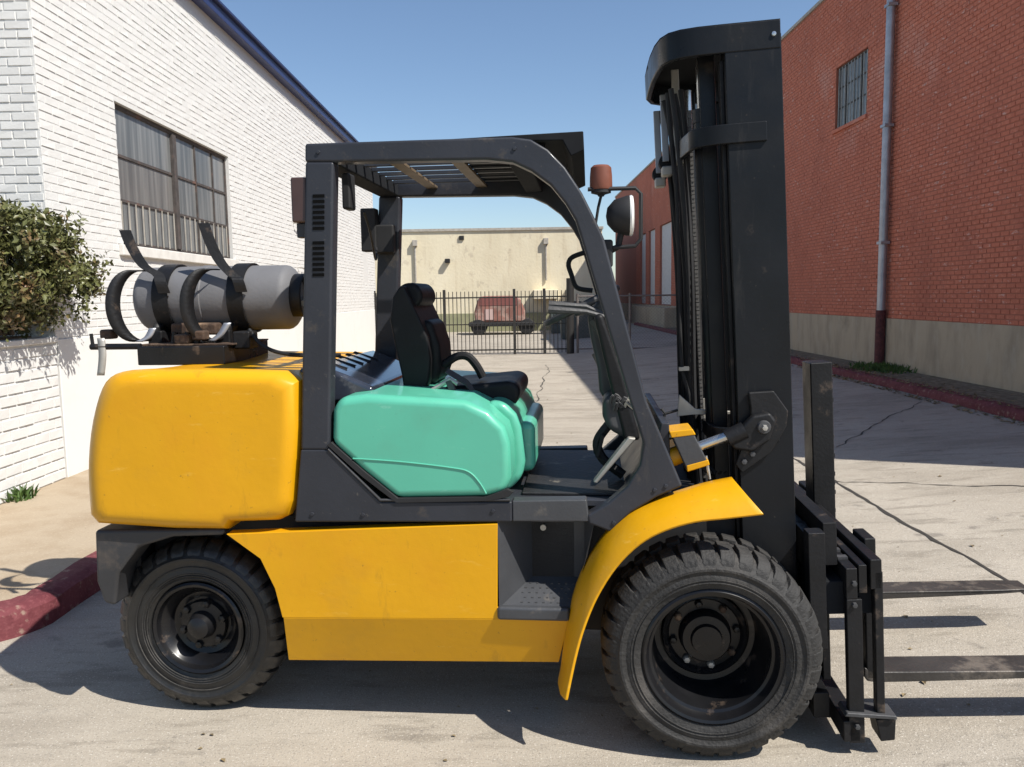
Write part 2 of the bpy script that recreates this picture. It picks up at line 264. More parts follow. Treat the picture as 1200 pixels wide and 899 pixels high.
M_orange=mat('orange_beacon_lens',(.17,.06,.038),.45,spec=.3,var=.15,vscale=20)
M_redlens=mat('brown_red_lens',(.055,.030,.026),.35,var=.2)
M_lens=mat('clear_lamp_lens',(.75,.75,.72),.15)
M_brown=mat('brown_crossbar',(.14,.10,.06),.6,var=.25,vscale=12)
M_leaf=mat('shrub_leaf',(.10,.105,.034),.42,var=.5,vscale=7,col2=(.17,.09,.045),mix_scale=4,mix_lo=.53,mix_hi=.66)
M_leafdry=mat('dry_leaf_litter',(.20,.15,.08),.8,var=.5,vscale=3)
M_weed=mat('weed_leaf',(.06,.11,.02),.6,var=.4,vscale=6)
M_bark=mat('shrub_bark',(.10,.07,.045),.9,var=.3,bump=.5)
M_fence=mat('black_fence_paint',(.018,.017,.016),.6,var=.2)
M_fencegrey=mat('weathered_grey_rail',(.14,.12,.11),.7,var=.2)
M_truckred=mat('faded_red_truck_paint',(.24,.11,.085),.65,var=.25,vscale=2,col2=(.33,.22,.18),mix_scale=1.5)
M_truckwhite=mat('white_sticker',(.50,.36,.33),.6)
M_doorw=mat('white_dock_door',(.60,.58,.56),.7,var=.1)
M_doorb=mat('brown_brick_pier',(.22,.06,.045),.8,var=.2)
M_dumpster=mat('grey_green_bin',(.07,.085,.08),.7,var=.2)

# ---------------------------------------------------------------- ground, kerbs, sidewalk
GX=[(-80,0),(1.2,0),(2.2,.045),(5.75,.255),(60,.255)]       # the alley rises gently towards the right kerb
def gz(x):
    for (a,za),(b,zb) in zip(GX,GX[1:]):
        if a<=x<=b: return za+(zb-za)*(x-a)/(b-a)
    return 0
g=MB(); g.strip([(x,-25,z) for x,z in GX],[(x,160,z) for x,z in GX])
tag(g.build('ground',M_ground,fix=False),kind='structure')

def jag(p, q, n, amp, w, name, rs):
    """a crack: a jagged thin dark ribbon lying just above the slab"""
    R=random.Random(rs); p=Vector(p); q=Vector(q); d=(q-p); nrm=Vector((-d.y,d.x)).normalized(); A=[];B=[]; off=0
    for i in range(n+1):
        off=off*.75+R.uniform(-amp,amp); c=p+d*(i/n)+nrm*off; ww=w*R.uniform(.35,1.3)
        A.append((c.x+nrm.x*ww/2,c.y+nrm.y*ww/2,gz(c.x+nrm.x*ww/2)+.004)); B.append((c.x-nrm.x*ww/2,c.y-nrm.y*ww/2,gz(c.x-nrm.x*ww/2)+.004))
    m=MB(); m.strip(A,B); return tag(m.build(name,M_crack,fix=False),kind='structure')
jag((2.73,3.0),(2.78,10.5),70,.012,.032,'ground_crack',1)
jag((2.76,6.8),(4.3,6.1),26,.03,.016,'ground_crack',2)
jag((3.3,8.2),(5.4,10.6),30,.03,.018,'ground_crack',4)
jag((.2,10.5),(.9,20),30,.05,.02,'ground_crack',5)
jag((-2.2,13),(2.8,13.2),40,.02,.02,'ground_crack',6)

# left sidewalk with its crimson kerb turning away at the near corner
def kerb_path():
    p=[(-2.47,26.0),(-2.47,12.0),(-2.46,8.0),(-2.46,6.0),(-2.47,4.45)]
    cx,cy,r=-2.87,4.25,.4
    for k in range(0,10):
        a=math.radians(-k*10); p.append((cx+r*math.cos(a)-.0,cy+r*math.sin(a)))
    p+=[(-3.6,3.84),(-7.5,3.82)]
    return p
KP=kerb_path()
def offs(path,d):
    out=[]
    for i,p in enumerate(path):
        a=Vector(path[max(i-1,0)]); b=Vector(path[min(i+1,len(path)-1)]); t=(b-a).normalized(); n=Vector((t.y,-t.x)); q=Vector(p)+n*d; out.append((q.x,q.y))
    return out
def dens(path, step=.25):
    out=[]
    for i in range(len(path)-1):
        a=Vector(path[i]); b=Vector(path[i+1]); n=max(1,int((b-a).length/step))
        out+=[tuple(a+(b-a)*k/n) for k in range(n)]
    return out+[path[-1]]
def kerb(path, name, side, rs, w=.16, h=.15, zb=0):
    R=random.Random(rs); P=dens(path); m=MB()
    prof=[(0,-.05),(.0,h*.45),(.012,h-.03),(.035,h-.004),(.06,h+.003),(w,h+.003),(w,-.05)]
    rings=[]
    Q=[offs(P,side*a) for a,_ in prof]
    for i in range(len(P)):
        rings.append([(Q[j][i][0]+R.uniform(-.006,.006),Q[j][i][1]+R.uniform(-.006,.006),zb+prof[j][1]+R.uniform(-.006,.006)*(prof[j][1]>0)) for j in range(len(prof))])
    for i in range(len(P)-1): m.strip(rings[i],rings[i+1])
    return tag(m.build(name,M_kerb,smooth=True),kind='structure')
kerb(KP,'kerb',1,5)
inner=offs(KP,.155); sw=MB(); n=len(inner)
sw.add([(x,y,.148) for x,y in inner]+[(-9,y if y>4.0 else 4.0,.148) if i<n-2 else (-9,3.95,.148) for i,(x,y) in enumerate(inner)],[(i,i+1,n+i+1,n+i) for i in range(n-1)])
tag(sw.build('sidewalk',M_walk),kind='structure')

# right crimson kerb and the dirt strip at the foot of the brick wall
kerb([(5.48,3.4),(5.58,7.65),(5.63,10.6),(5.71,17.0),(5.84,25.5),(5.9,39.0)],'kerb',1,8,w=.18,h=.12,zb=.25)
st=MB(); st.add([(5.62,3.4,.355),(6.66,3.4,.355),(6.66,39,.355),(6.03,39,.355),(5.77,12,.355)],[(0,1,2,3,4)]); tag(st.build('dirt_strip',M_strip,fix=False),kind='structure')

# leaf litter on the kerb and weeds by the downpipe
R=random.Random(3); m=MB()
for k in range(900):
    y=R.choice([R.gauss(13.9,.9),R.uniform(7.6,17),R.gauss(10.6,1.3)]); x=5.56+.014*(y-7.6)+abs(R.gauss(0,.26))-.16; z=gz(x)+.006 if x<5.57+.012*(y-7.6) else .38
    a=R.uniform(0,6.3); s_=R.uniform(.015,.04); c,d=math.cos(a)*s_,math.sin(a)*s_
    m.add([(x-c,y-d,z),(x+d*.5,y-c*.5,z+.01),(x+c,y+d,z+.004),(x-d*.5,y+c*.5,z+R.uniform(0,.025))],[(0,1,2,3)])
tag(m.build('leaf_litter',M_leafdry,fix=False),'dry brown leaves scattered along the crimson kerb below the brick wall','leaf litter',kind='stuff')
R=random.Random(17); m=MB()
for k in range(420):
    x=R.uniform(-3,5.4); y=R.choice([R.uniform(2.4,6),R.uniform(5,18)]); z=gz(x)+.003; a=R.uniform(0,6.3); s_=R.uniform(.004,.012) if k%5 else R.uniform(.012,.026); c,d=math.cos(a)*s_,math.sin(a)*s_
    if x<-2.3: z=.153 if x<-2.7 and y>4.4 else None
    if z is None: continue
    m.add([(x-c,y-d,z),(x+d*.6,y-c*.6,z+s_*.3),(x+c,y+d,z+s_*.1),(x-d*.6,y+c*.6,z+s_*.5)],[(0,1,2,3)])
tag(m.build('ground_litter',M_leafdry,fix=False),'tiny dry leaf scraps and grit strewn over the paving','litter',kind='stuff')
def tuft(name, x, y, z, n, h, spread, label, rs):
    R=random.Random(rs); m=MB()
    for k in range(n):
        a=R.uniform(0,6.3); d=R.uniform(0,spread); px,py=x+d*math.cos(a),y+d*math.sin(a)*1.6; hh=h*R.uniform(.4,1); w=R.uniform(.006,.014); lx,ly=R.uniform(-.06,.06),R.uniform(-.06,.06)
        m.add([(px-w,py,z),(px+w,py,z),(px+lx*.6+w,py+ly*.6,z+hh*.6),(px+lx*1.5,py+ly*1.5,z+hh),(px+lx*.6-w,py+ly*.6,z+hh*.6)],[(0,1,2,3,4)])
    return tag(m.build(name,M_weed,fix=False),label,'weeds',kind='stuff')
tuft('weeds',6.33,13.8,.355,420,.14,.47,'green weeds growing in the dirt strip beside the downpipe foot',4)
tuft('weeds',-3.93,6.35,.148,60,.12,.08,'small grass tuft at the foot of the white planter',6)

# ---------------------------------------------------------------- bricks
CAM=Vector((0,0,1.7))
def brick_wall(root, name, mat_b, origin, ux, nrm, L_, H_, bl, bh, j, holes, rs, proud=.007, z0=0, n_single=300, maxv=None):
    """bricks of a wall in running bond: the largest in the picture as objects, the rest joined. origin, ux (direction along the wall), nrm (outward)"""
    R=random.Random(rs); o=Vector(origin); ux=Vector(ux); nrm=Vector(nrm); items=[]
    rows=int((H_-z0)/bh)
    for r_ in range(rows):
        z=z0+r_*bh; s=-(bl/2 if r_%2 else 0)
        while s<L_:
            a=max(s,0)+j/2; b=min(s+bl,L_)-j/2; s+=bl
            if b-a<.03: continue
            for (h0,h1,k0,k1) in holes:
                if z+bh>k0+.005 and z<k1-.005:
                    if a>=h0 and b<=h1: a=b; break
                    if a<h0<b: b=h0 if h0-a>b-h1 else b
                    if a<h1<b and not a<h0: a=h1
            if b-a<.03: continue
            items.append((a,b,z+j/2,z+bh-j/2))
    def vis(it):
        c=o+ux*((it[0]+it[1])/2)+Vector((0,0,(it[2]+it[3])/2)); d=c-CAM
        if d.y<.5: return 1e9
        px=512+d.x/d.y*811; py=300-d.z/d.y*811
        return (d.y if (-5<px<1030 and -10<py<770) else 1e6+d.length)
    items.sort(key=vis)
    def geo(it, e):
        a,b,z0_,z1_=it; q=[]
        for t,dz in ((a,z0_),(b,z0_),(b,z1_),(a,z1_)): q.append(o+ux*t+Vector((0,0,dz))-nrm*.01)
        for t,dz in ((a,z0_),(b,z0_),(b,z1_),(a,z1_)):
            c=.004; tt=t+(c if t==a else -c); zz=dz+(c if dz==z0_ else -c); q.append(o+ux*tt+Vector((0,0,zz))+nrm*(e+R.uniform(-.002,.002)))
        return q,[(4,5,6,7),(0,1,5,4),(1,2,6,5),(2,3,7,6),(3,0,4,7)]
    for it in items[:n_single]:
        q,f=geo(it,proud*R.uniform(.5,1.5)); c=sum(q,Vector())/8; m=MB(); m.add([v-c for v in q],f); b=m.build('brick',mat_b,root,fix=False); b.location=c
    m=MB()
    for it in items[n_single:]:
        q,f=geo(it,proud*R.uniform(.4,1.6)); m.add(q,f)
    if m.v: tag(m.build(name,mat_b,root,fix=False),kind='stuff')

# ---------------------------------------------------------------- white brick building
WX=-4.0; WY=7.12
wb=empty('white_building',(0,0,0)); tag(wb,'white painted brick building with navy roof trim behind the counterweight','building')
WIN=(8.5,11.85,2.29,3.74)          # y0,y1,z0,z1
# core with a real window recess
m=MB()
def wallX(m, x, y0,y1,z0,z1,hole):
    a,b,c,d=hole
    for (p,q,r,s) in ((y0,a,z0,z1),(b,y1,z0,z1),(a,b,z0,c),(a,b,d,z1)):
        m.add([(x,p,r),(x,q,r),(x,q,s),(x,p,s)],[(0,1,2,3)])
wallX(m,WX,WY,24.2,1.38,5.60,WIN)
m.add([(WX,WY,1.38),(WX,WY,5.6),(-12,WY,5.6),(-12,WY,0.1),(WX,WY,.1)],[(0,1,2,3,4)])
m.add([(WX,24.2,0),(WX,24.2,5.6),(-12,24.2,5.6),(-12,24.2,0)],[(0,1,2,3)])
m.add([(WX,WY,5.6),(WX,24.2,5.6),(-12,24.2,5.6),(-12,WY,5.6)],[(0,1,2,3)])
a,b,c,d=WIN
for q in ([(WX,a,c),(WX-.12,a,c),(WX-.12,a,d),(WX,a,d)],[(WX,b,c),(WX-.12,b,c),(WX-.12,b,d),(WX,b,d)],[(WX,a,c),(WX-.12,a,c),(WX-.12,b,c),(WX,b,c)],[(WX,a,d),(WX-.12,a,d),(WX-.12,b,d),(WX,b,d)]): m.add(q,[(0,1,2,3)])
m.build('wall',M_mortar_w,wb,fix=False)
MB().box(-4.3,WX+.012,WY+.02,24.2,.0,1.385).build('plaster_base',M_plaster,wb,bevel=.008)
brick_wall(wb,'brickwork',M_white,(WX,WY,0),(0,1,0),(1,0,0),17.05,5.42,.21,.075,.010,[(WIN[0]-WY,WIN[1]-WY,WIN[2],WIN[3]),(WIN[0]-WY-.1,WIN[1]-WY+.1,2.17,2.29),(15.2,15.9,2.15,4.1)],11,z0=1.39,n_single=150,proud=.0045)
brick_wall(wb,'brickwork',M_white,(-12,WY,0),(1,0,0),(0,-1,0),8.0,5.42,.21,.075,.010,[],12,z0=.1,n_single=140,proud=.006)
MB().box(-12,WX+.14,WY-.12,24.3,5.50,5.64).build('roof_trim',M_blue,wb,bevel=.01)
MB().box(-12,WX+.19,WY-.17,24.33,5.64,5.68).build('roof_edge',M_blue,wb,bevel=.006)
MB().box(WX-.1,WX+.05,WIN[0]-.1,WIN[1]+.1,2.18,2.29).build('sill',M_sill,wb,bevel=.01)
def steel_window(root, x, y0,y1,z0,z1, sgn, cols, rows, fw=.045, mull=None, bars=True):
    """a steel sash in a wall facing +x (sgn=1) or -x: part window > frame bars and panes"""
    w=empty('window',(x,y0,z0),0,root); X0,X1=(-.09*sgn,-.045*sgn)
    f=MB(); W,Hh=y1-y0,z1-z0; lo,hi=min(X0,X1),max(X0,X1)
    f.box(lo,hi,0,W,0,fw); f.box(lo,hi,0,W,Hh-fw,Hh); f.box(lo,hi,0,fw,fw,Hh-fw); f.box(lo,hi,W-fw,W,fw,Hh-fw)
    f.build('frame',M_winframe,w,bevel=.003,seg=1)
    for k,cc in enumerate(cols[1:-1]):
        t=.05 if mull==k else .012; MB().box(lo+.004,hi+ (.02*sgn if mull==k else 0),cc-t,cc+t,fw,Hh-fw).build('mullion',M_winframe,w)
    for rr in rows[1:-1]: MB().box(lo+.007,hi-.004,fw,W-fw,rr-.014,rr+.014).build('glazing_bar',M_winframe,w)
    for i in range(len(cols)-1):
        for k in range(len(rows)-1):
            MB().box(lo+.018,lo+.026,cols[i]+.014,cols[i+1]-.014,rows[k]+.014,rows[k+1]-.014).build('pane',M_pane2 if (i==0 and k==1 and mull is not None) else M_pane,w)
    return w
w=steel_window(wb,WX,WIN[0],WIN[1],WIN[2],WIN[3],1,[.02,1.53,2.22,2.83,3.33],[.02,.47,.93,1.43],mull=0)
for k in range(20):
    y=.10+k*.165
    MB().box(-.044,-.034,y-.005,y+.005,.03,.46).build('window_bar',M_coping,w)
# narrow far window
steel_window(wb,WX,22.35,22.95,2.2,4.05,1,[.02,.58],[.02,.6,1.2,1.83])
for (y,z) in ((15.2,3.1),(15.4,2.3)):
    m=MB(); m.tube([(WX,y,z),(WX+.08,y,z),(WX+.1,y+.15,z-.03),(WX+.06,y+.25,z)],.012,6); m.build('wall_hook',M_alu,wb)

# planter in front of the building's end wall
pl=empty('brick_planter',(0,0,0)); tag(pl,'white painted brick planter holding the shrub at the building corner','planter')
PX=-4.0; m=MB(); m.box(-5.6,PX,4.6,WY-.002,.1,1.36); m.build('planter_core',M_mortar_w,pl)
brick_wall(pl,'brickwork',M_white,(PX,4.6,0),(0,1,0),(1,0,0),WY-4.6-.002,1.36,.21,.092,.014,[],21,z0=.148,proud=.009,n_single=280)
brick_wall(pl,'brickwork',M_white,(-5.6,4.6,0),(1,0,0),(0,-1,0),1.6,1.36,.21,.092,.014,[],22,z0=.148,n_single=10)
MB().box(-5.62,PX+.03,4.56,WY-.004,1.36,1.41).build('planter_cap',M_white,pl,bevel=.01)
MB().box(-5.5,-4.15,4.7,WY-.1,1.40,1.425).build('soil',M_strip,pl)

# shrub: stems and thousands of small leaves in clumps
R=random.Random(42); sh=empty('shrub',(-4.12,6.55,1.47)); tag(sh,'dense green and bronze shrub growing out of the white brick planter','shrub')
m=MB()
for k in range(16):
    a=R.uniform(0,6.3); e=(math.cos(a)*R.uniform(.2,.5),math.sin(a)*R.uniform(.2,.6),R.uniform(.4,1.0))
    m.tube(curve_pts([(R.uniform(-.08,.08),R.uniform(-.08,.08),-.02),(e[0]*.4+R.uniform(-.06,.06),e[1]*.4,e[2]*.5),e],4),[.016-.011*i/8 for i in range(9)],5)
m.build('stem',M_bark,sh,smooth=True)
# lumpy crown made of leaf clumps
cl=[]
for k in range(330):
    while True:
        p=Vector((R.uniform(-1,1),R.uniform(-1,1),R.uniform(-1,1)))
        if .35<p.length<.95: break
    p=Vector((p.x*.60,p.y*.78,p.z*.56+.53))
    if p.y>.45 and p.x<.15: p.x=R.uniform(.15,.5)
    cl.append((p,R.uniform(.07,.13)))
m=MB()
for c,rad in cl:
    for i in range(66):
        d=Vector((R.gauss(0,1),R.gauss(0,1),R.gauss(0,1))).normalized(); p=c+d*rad*R.uniform(.4,1.15)
        t=Vector((R.gauss(0,1),R.gauss(0,1),R.gauss(.3,1))).normalized(); s_=d.cross(t); 
        if s_.length<.1: continue
        s_.normalize(); Ln=R.uniform(.035,.068); w=Ln*.28; n_=t.cross(s_)
        m.add([p,p+t*Ln*.45+s_*w+n_*.004,p+t*Ln,p+t*Ln*.45-s_*w+n_*.004],[(0,1,2,3)])
tag(m.build('foliage',M_leaf,sh,fix=False),kind='stuff')

# ---------------------------------------------------------------- red brick building
RX=6.67; RY0=5.26; RY1=51.9; RH=7.78
rb=empty('red_building',(0,0,0)); tag(rb,'long tall red painted brick building with concrete base beside the alley','building')
RW=(15.52,17.0,4.97,6.19)
DO=[(33.9,36.5,1.235,4.72),(37.7,39.4,1.235,4.72),(40.3,42.0,1.235,4.72)]
m=MB(); 
def quadX(y0,y1,z0,z1,x=RX): m.add([(x,y0,z0),(x,y1,z0),(x,y1,z1),(x,y0,z1)],[(0,1,2,3)])
ys=[RY0,RW[0],RW[1]]+[v for d_ in DO for v in d_[:2]]+[RY1]
for i in range(len(ys)-1):
    y0,y1=ys[i],ys[i+1]; hole=[h for h in [RW]+DO if abs(h[0]-y0)<1e-6]
    if hole: h=hole[0]; quadX(y0,y1,1.2,h[2]); quadX(y0,y1,h[3],RH)
    else: quadX(y0,y1,1.2,RH)
for h in [RW]+DO:
    a,b,c,d=h; e=RX+.14
    for q in ([(RX,a,c),(e,a,c),(e,a,d),(RX,a,d)],[(RX,b,c),(e,b,c),(e,b,d),(RX,b,d)],[(RX,a,c),(e,a,c),(e,b,c),(RX,b,c)],[(RX,a,d),(e,a,d),(e,b,d),(RX,b,d)]): m.add(q,[(0,1,2,3)])
m.add([(RX,RY0,0),(24,RY0,0),(24,RY0,RH),(RX,RY0,RH)],[(0,1,2,3)]); m.add([(RX,RY1,0),(24,RY1,0),(24,RY1,RH),(RX,RY1,RH)],[(0,1,2,3)]); m.add([(RX,RY0,RH),(24,RY0,RH),(24,RY1,RH),(RX,RY1,RH)],[(0,1,2,3)])
m.build('wall',M_mortar_r,rb,fix=False)
MB().box(RX-.03,RX+.3,RY0,RY1,.0,1.215).build('concrete_base',M_base,rb)
holes=[(h[0]-RY0,h[1]-RY0,h[2],h[3]) for h in [RW]+DO]
brick_wall(rb,'brickwork',M_brickr,(RX,RY0,0),(0,1,0),(-1,0,0),38,RH,.20,.070,.011,holes,31,z0=1.22,n_single=295,proud=.006)
MB().box(RX-.04,RX+.3,RY0-.05,RY1,RH-.01,RH+.06).build('coping',M_coping,rb)
for h in DO:
    MB().box(RX+.09,RX+.135,h[0]+.02,h[1]-.02,h[2]+.02,h[3]-.02).build('dock_door',M_doorw,rb)
MB().box(RX-.5,RX-.031,32.7,42.9,0,1.15).build('loading_ledge',M_base,rb)
rw=steel_window(rb,RX,RW[0],RW[1],RW[2],RW[3],-1,[.02,.38,.74,1.10,1.46],[.02,.41,.81,1.20])
for k in range(10):
    y=.09+k*.144; MB().box(.02,.034,y-.008,y+.008,.03,1.19).build('window_bar',M_alu,rw)
MB().box(RX-.05,RX+.1,RW[0]-.06,RW[1]+.06,RW[2]-.07,RW[2]).build('sill',M_brickr,rb,bevel=.006)
# downpipe: long galvanised pipe into a dark rusty iron boot
dp=empty('downpipe',(RX-.11,14.42,.34)); tag(dp,'galvanised downpipe on the red wall ending in a dark iron boot','downpipe')
MB().tube([(0,0,1.0),(0,0,7.5)],.072,16).build('pipe',M_galv,dp,smooth=True)
MB().tube([(0,0,.03),(0,0,1.02)],.085,16).build('boot',M_rust,dp,smooth=True)
MB().box(-.16,.1,-.17,.17,0,.06).build('boot_foot',M_rust,dp,bevel=.01)
for z in (2.2,4.2,6.2): MB().box(-.08,.08,-.09,.09,z-.025,z+.025).build('pipe_clamp',M_galv,dp,bevel=.004)

# ---------------------------------------------------------------- cream building, fence, red truck and bins at the far end
cb=empty('cream_building',(0,0,0)); tag(cb,'low cream stucco building with peeling paint beyond the black fence','building')
MB().box(-9,4.5,40,52,0,4.9).build('wall',M_cream,cb)
MB().box(-9.05,4.55,39.93,52,4.9,5.02).build('coping',M_coping,cb)
for x in (-4.62,1.75): MB().tube([(x,39.92,2.45),(x,39.92,4.2)],.05,8).build('drain_pipe',M_coping,cb,smooth=True); MB().box(x-.12,x+.12,39.8,39.99,4.2,4.5).build('rain_hopper',M_coping,cb,bevel=.02)
for x,z,d_ in ((-3.05,3.45,.25),(-2.35,4.55,.08)):
    m=MB(); m.box(x-.12,x+.12,40-d_,39.998,z-.08,z+.12); m.build('wall_lamp',M_dark,cb,bevel=.02)
MB().box(-9,4.5,39.95,39.998,0,.9).build('painted_dado',mat_layers('dull_green_dado',(.30,.29,.18),[((.18,.2,.11),O1,1,.45,.7,.7)]),cb)

fe=empty('iron_fence',(-4.0,23.9,0)); tag(fe,'black iron picket fence and gate closing off the alley','fence')
FW=5.7; 
MB().box(0,FW,-.02,.02,1.66,1.70).build('rail',M_fence,fe); MB().box(0,FW,-.02,.02,.88,.91).build('rail',M_fence,fe); MB().box(0,FW,-.02,.02,.12,.16).build('rail',M_fence,fe)
pk=MB().box(-.011,.011,-.011,.011,.04,1.86).build('picket',M_fence,fe); n=int(FW/.118)
for k in range(n):
    c=pk if k==0 else copy(pk,fe); c.location=(.06+k*.118,-.032,0)
for x in (0,2.05,4.10,4.98): MB().box(x-.04,x+.04,-.045,.045,0,1.92).build('post',M_fence,fe,bevel=.005)
gp=tag(MB().tube([(1.72,23.6,0),(1.72,23.6,2.2)],.11,14).build('bollard',M_fence,smooth=True),'thick grey post standing at the right end of the picket gate','post')
f2=empty('grey_fence',(1.9,23.6,.05)); tag(f2,'low grey wire mesh fence between the gate post and the red building','fence')
MB().tube([(0,0,1.62),(4.7,0,1.62)],.025,8).build('rail',M_fencegrey,f2,smooth=True); MB().tube([(0,0,.1),(4.7,0,.1)],.02,8).build('rail',M_fencegrey,f2,smooth=True)
for x in (.03,1.55,3.1,4.6): MB().tube([(x,0,-.05),(x,0,1.7)],.035,8).build('post',M_fencegrey,f2,smooth=True)
m=MB()
for k in range(-16,48):
    for s_ in (1,-1):
        x0=k*.1; x1=x0+1.56; za,zb=(.11,1.61) if s_>0 else (1.61,.11)
        lo=max(0,-x0); hi=min(1.56,4.7-x0)
        if hi<=lo: continue
        dz=(zb-za)/1.56; m.tube([(x0+lo,0,za+dz*lo),(x0+hi,0,za+dz*hi)],.0022,3,False)
tag(m.build('wire_mesh',M_fencegrey,f2,fix=False),kind='stuff')

tr=empty('red_truck',(-.45,37.2,0)); tag(tr,'faded red old truck parked before the cream building beyond the fence','truck')
m=MB(); m.prism([(-1.15,.55),(-1.2,1.0),(-1.02,1.62),(-.85,1.74),(.62,1.74),(.86,1.62),(1.12,1.0),(1.1,.55)],-.9,.9); m.build('body',M_truckred,tr,bevel=.12)
MB().box(-1.45,1.5,-1.0,1.0,.38,.56).build('bumper',M_dark,tr,bevel=.04)
MB().box(-.72,-.32,-.925,-.9,.68,1.15).build('badge',M_truckwhite,tr)
MB().box(-.95,.75,-.915,-.88,1.30,1.68).build('rear_window',mat('dusty_red_glass',(.20,.07,.06),.4),tr,bevel=.03)
for x in (-1.0,1.15):
    for y in (-.8,.8): MB().lathe([(0,-.12),(.2,-.12),(.33,-.1),(.36,0),(.33,.1),(.2,.12),(0,.12)],(x,y,.36),n=20).build('wheel',M_dark,tr,smooth=True)
def bin_(x,y,w,d,h,label):
    r=empty('waste_bin',(x,y,0)); tag(r,label,'bin')
    m=MB(); m.prism([(-w/2,.05),(-w/2-.05,h),(w/2+.05,h),(w/2,.05)],-d/2,d/2); m.build('bin_body',M_dumpster,r,bevel=.02)
    m=MB(); m.prism([(-w/2-.07,h),(-w/2-.03,h+.1),(w/2+.03,h+.1),(w/2+.07,h)],-d/2-.03,d/2+.03); m.build('lid',M_plastic,r,bevel=.02); return r
bin_(2.45,36.5,1.3,1.0,1.35,'grey green waste bin to the right of the faded red truck')
bin_(2.75,31.5,1.6,1.1,1.05,'low dark waste bin nearest the fence in the building shade')
ut=MB().box(1.1,2.3,39.2,39.99,1.55,2.0).build('wall_cabinet',M_cream,bevel=.03); tag(ut,'small tan cabinet fixed high on the cream wall behind the bins','cabinet')

# ================================================================ THE FORKLIFT (local x forward, y away from the near side, z up)
FK_LOC=(.7716,3.4590,0); FK_RZ=math.radians(-5.5)
fk=empty('forklift',FK_LOC,FK_RZ); tag(fk,'yellow and mint green forklift truck with black mast and charcoal overhead guard','forklift')

# counterweight, rounded all over, crowned in plan
P=[(x-(.025 if x<-2.2 else 0),z) for x,z in PT['cw']]; P=[(p.x,p.y) for p in curve_pts([(x,z,0) for x,z in [P[0],P[1],P[2],(-2.335,1.34),(-2.285,1.415),(-2.20,1.443),(-2.05,1.447)]],3)]+[(x,z-.015) for x,z in P[6:8]]+P[8:]; m=MB()
def inset(P,d): return [(-1.96+(x+1.96)*(1-d/.42),1.13+(z-1.13)*(1-d/.34)) for x,z in P]
n=len(P); rr=.085; sl=[]
for k in range(9):
    t=PI/2*k/8; sl.append((-.585+rr*(1-math.sin(t)) if False else -.585+rr*(1-math.cos(PI/2-t)), rr*.8*(1-math.sin(t)) if False else rr*.8*(1-math.cos(t))))
sl=sorted([( -.585+rr*(1-math.cos(t)), rr*.75*(1-math.sin(t))) for t in [PI/2*k/8 for k in range(9)]])
sl=[(-.5851,rr*.75+.02)]+sl; sl=sl+[(y,0) for y in (-.3,-.1,.1,.3)]+[(-y,d) for y,d in sl[::-1]]
vs=[]
for y,d in sl:
    for x,z in inset(P,d):
        w_=max(0,min(1,(-1.7-x)/.6)); vs.append((x-.08*w_*(1-(abs(y)/.58)**3)*(1 if z>.84 else .3),y,z-.03*(1-(y/.58)**2)*max(0,min(1,(z-1.2)/.2))))
NS=len(sl)-1
fs=[tuple(range(n))[::-1],tuple(NS*n+i for i in range(n))]
for k in range(NS):
    for i in range(n): fs.append((k*n+i,k*n+(i+1)%n,(k+1)*n+(i+1)%n,(k+1)*n+i))
m.add(vs,fs); m.build('counterweight',M_yel,fk,smooth=True)
MB().box(-1.60,-1.535,-.50,.50,.86,1.40).build('counterweight_seam',M_flat,fk)

# dark lower skirt behind the rear wheel, both sides and the rear beam
for y0,y1 in ((-.54,-.40),(.40,.54)): MB().prism(PT['skirt'],y0,y1).build('rear_skirt',M_chassis,fk,bevel=.015)
MB().box(-2.40,-2.30,-.399,.399,.50,.80).build('rear_beam',M_dark,fk)
# chassis core
MB().box(-1.63,-.50,-.42,.42,.30,.82).build('chassis_core',M_dark,fk)
MB().box(-2.29,-1.64,-.30,.30,.42,.80).build('rear_axle_housing',M_dark,fk)
MB().box(-.499,.16,-.36,.36,.36,.90).build('front_frame',M_dark,fk)
MB().box(-1.5,-.8,-.40,.40,.83,1.26).build('engine_block',M_dark,fk)
# yellow side panels with folded-in lower edge
for s_ in (1,-1):
    m=MB(); a,b=(-.56,-.50) if s_>0 else (.50,.56); m.prism(PT['panel'],a,b); m.build('side_panel',M_yel,fk,bevel=.0025)
    lo=[(-1.638,.463),(-.514,.483)]; hi=[(-1.645,.262),(-.56,.285)]
    m=MB(); y_=-.56*s_; yi=-.50*s_; t=.03*s_
    m.add([(lo[0][0]+.004,y_,lo[0][1]),(lo[1][0]-.004,y_,lo[1][1]),(hi[1][0],yi,hi[1][1]),(hi[0][0],yi,hi[0][1]),
           (lo[0][0]+.004,y_+t*2,lo[0][1]),(lo[1][0]-.004,y_+t*2,lo[1][1]),(hi[1][0],yi+t,hi[1][1]),(hi[0][0],yi+t,hi[0][1])],
          [(0,1,2,3),(4,7,6,5),(0,3,7,4),(1,5,6,2),(3,2,6,7),(0,4,5,1)])
    m.build('lower_side_panel',M_yel,fk,bevel=.0025)
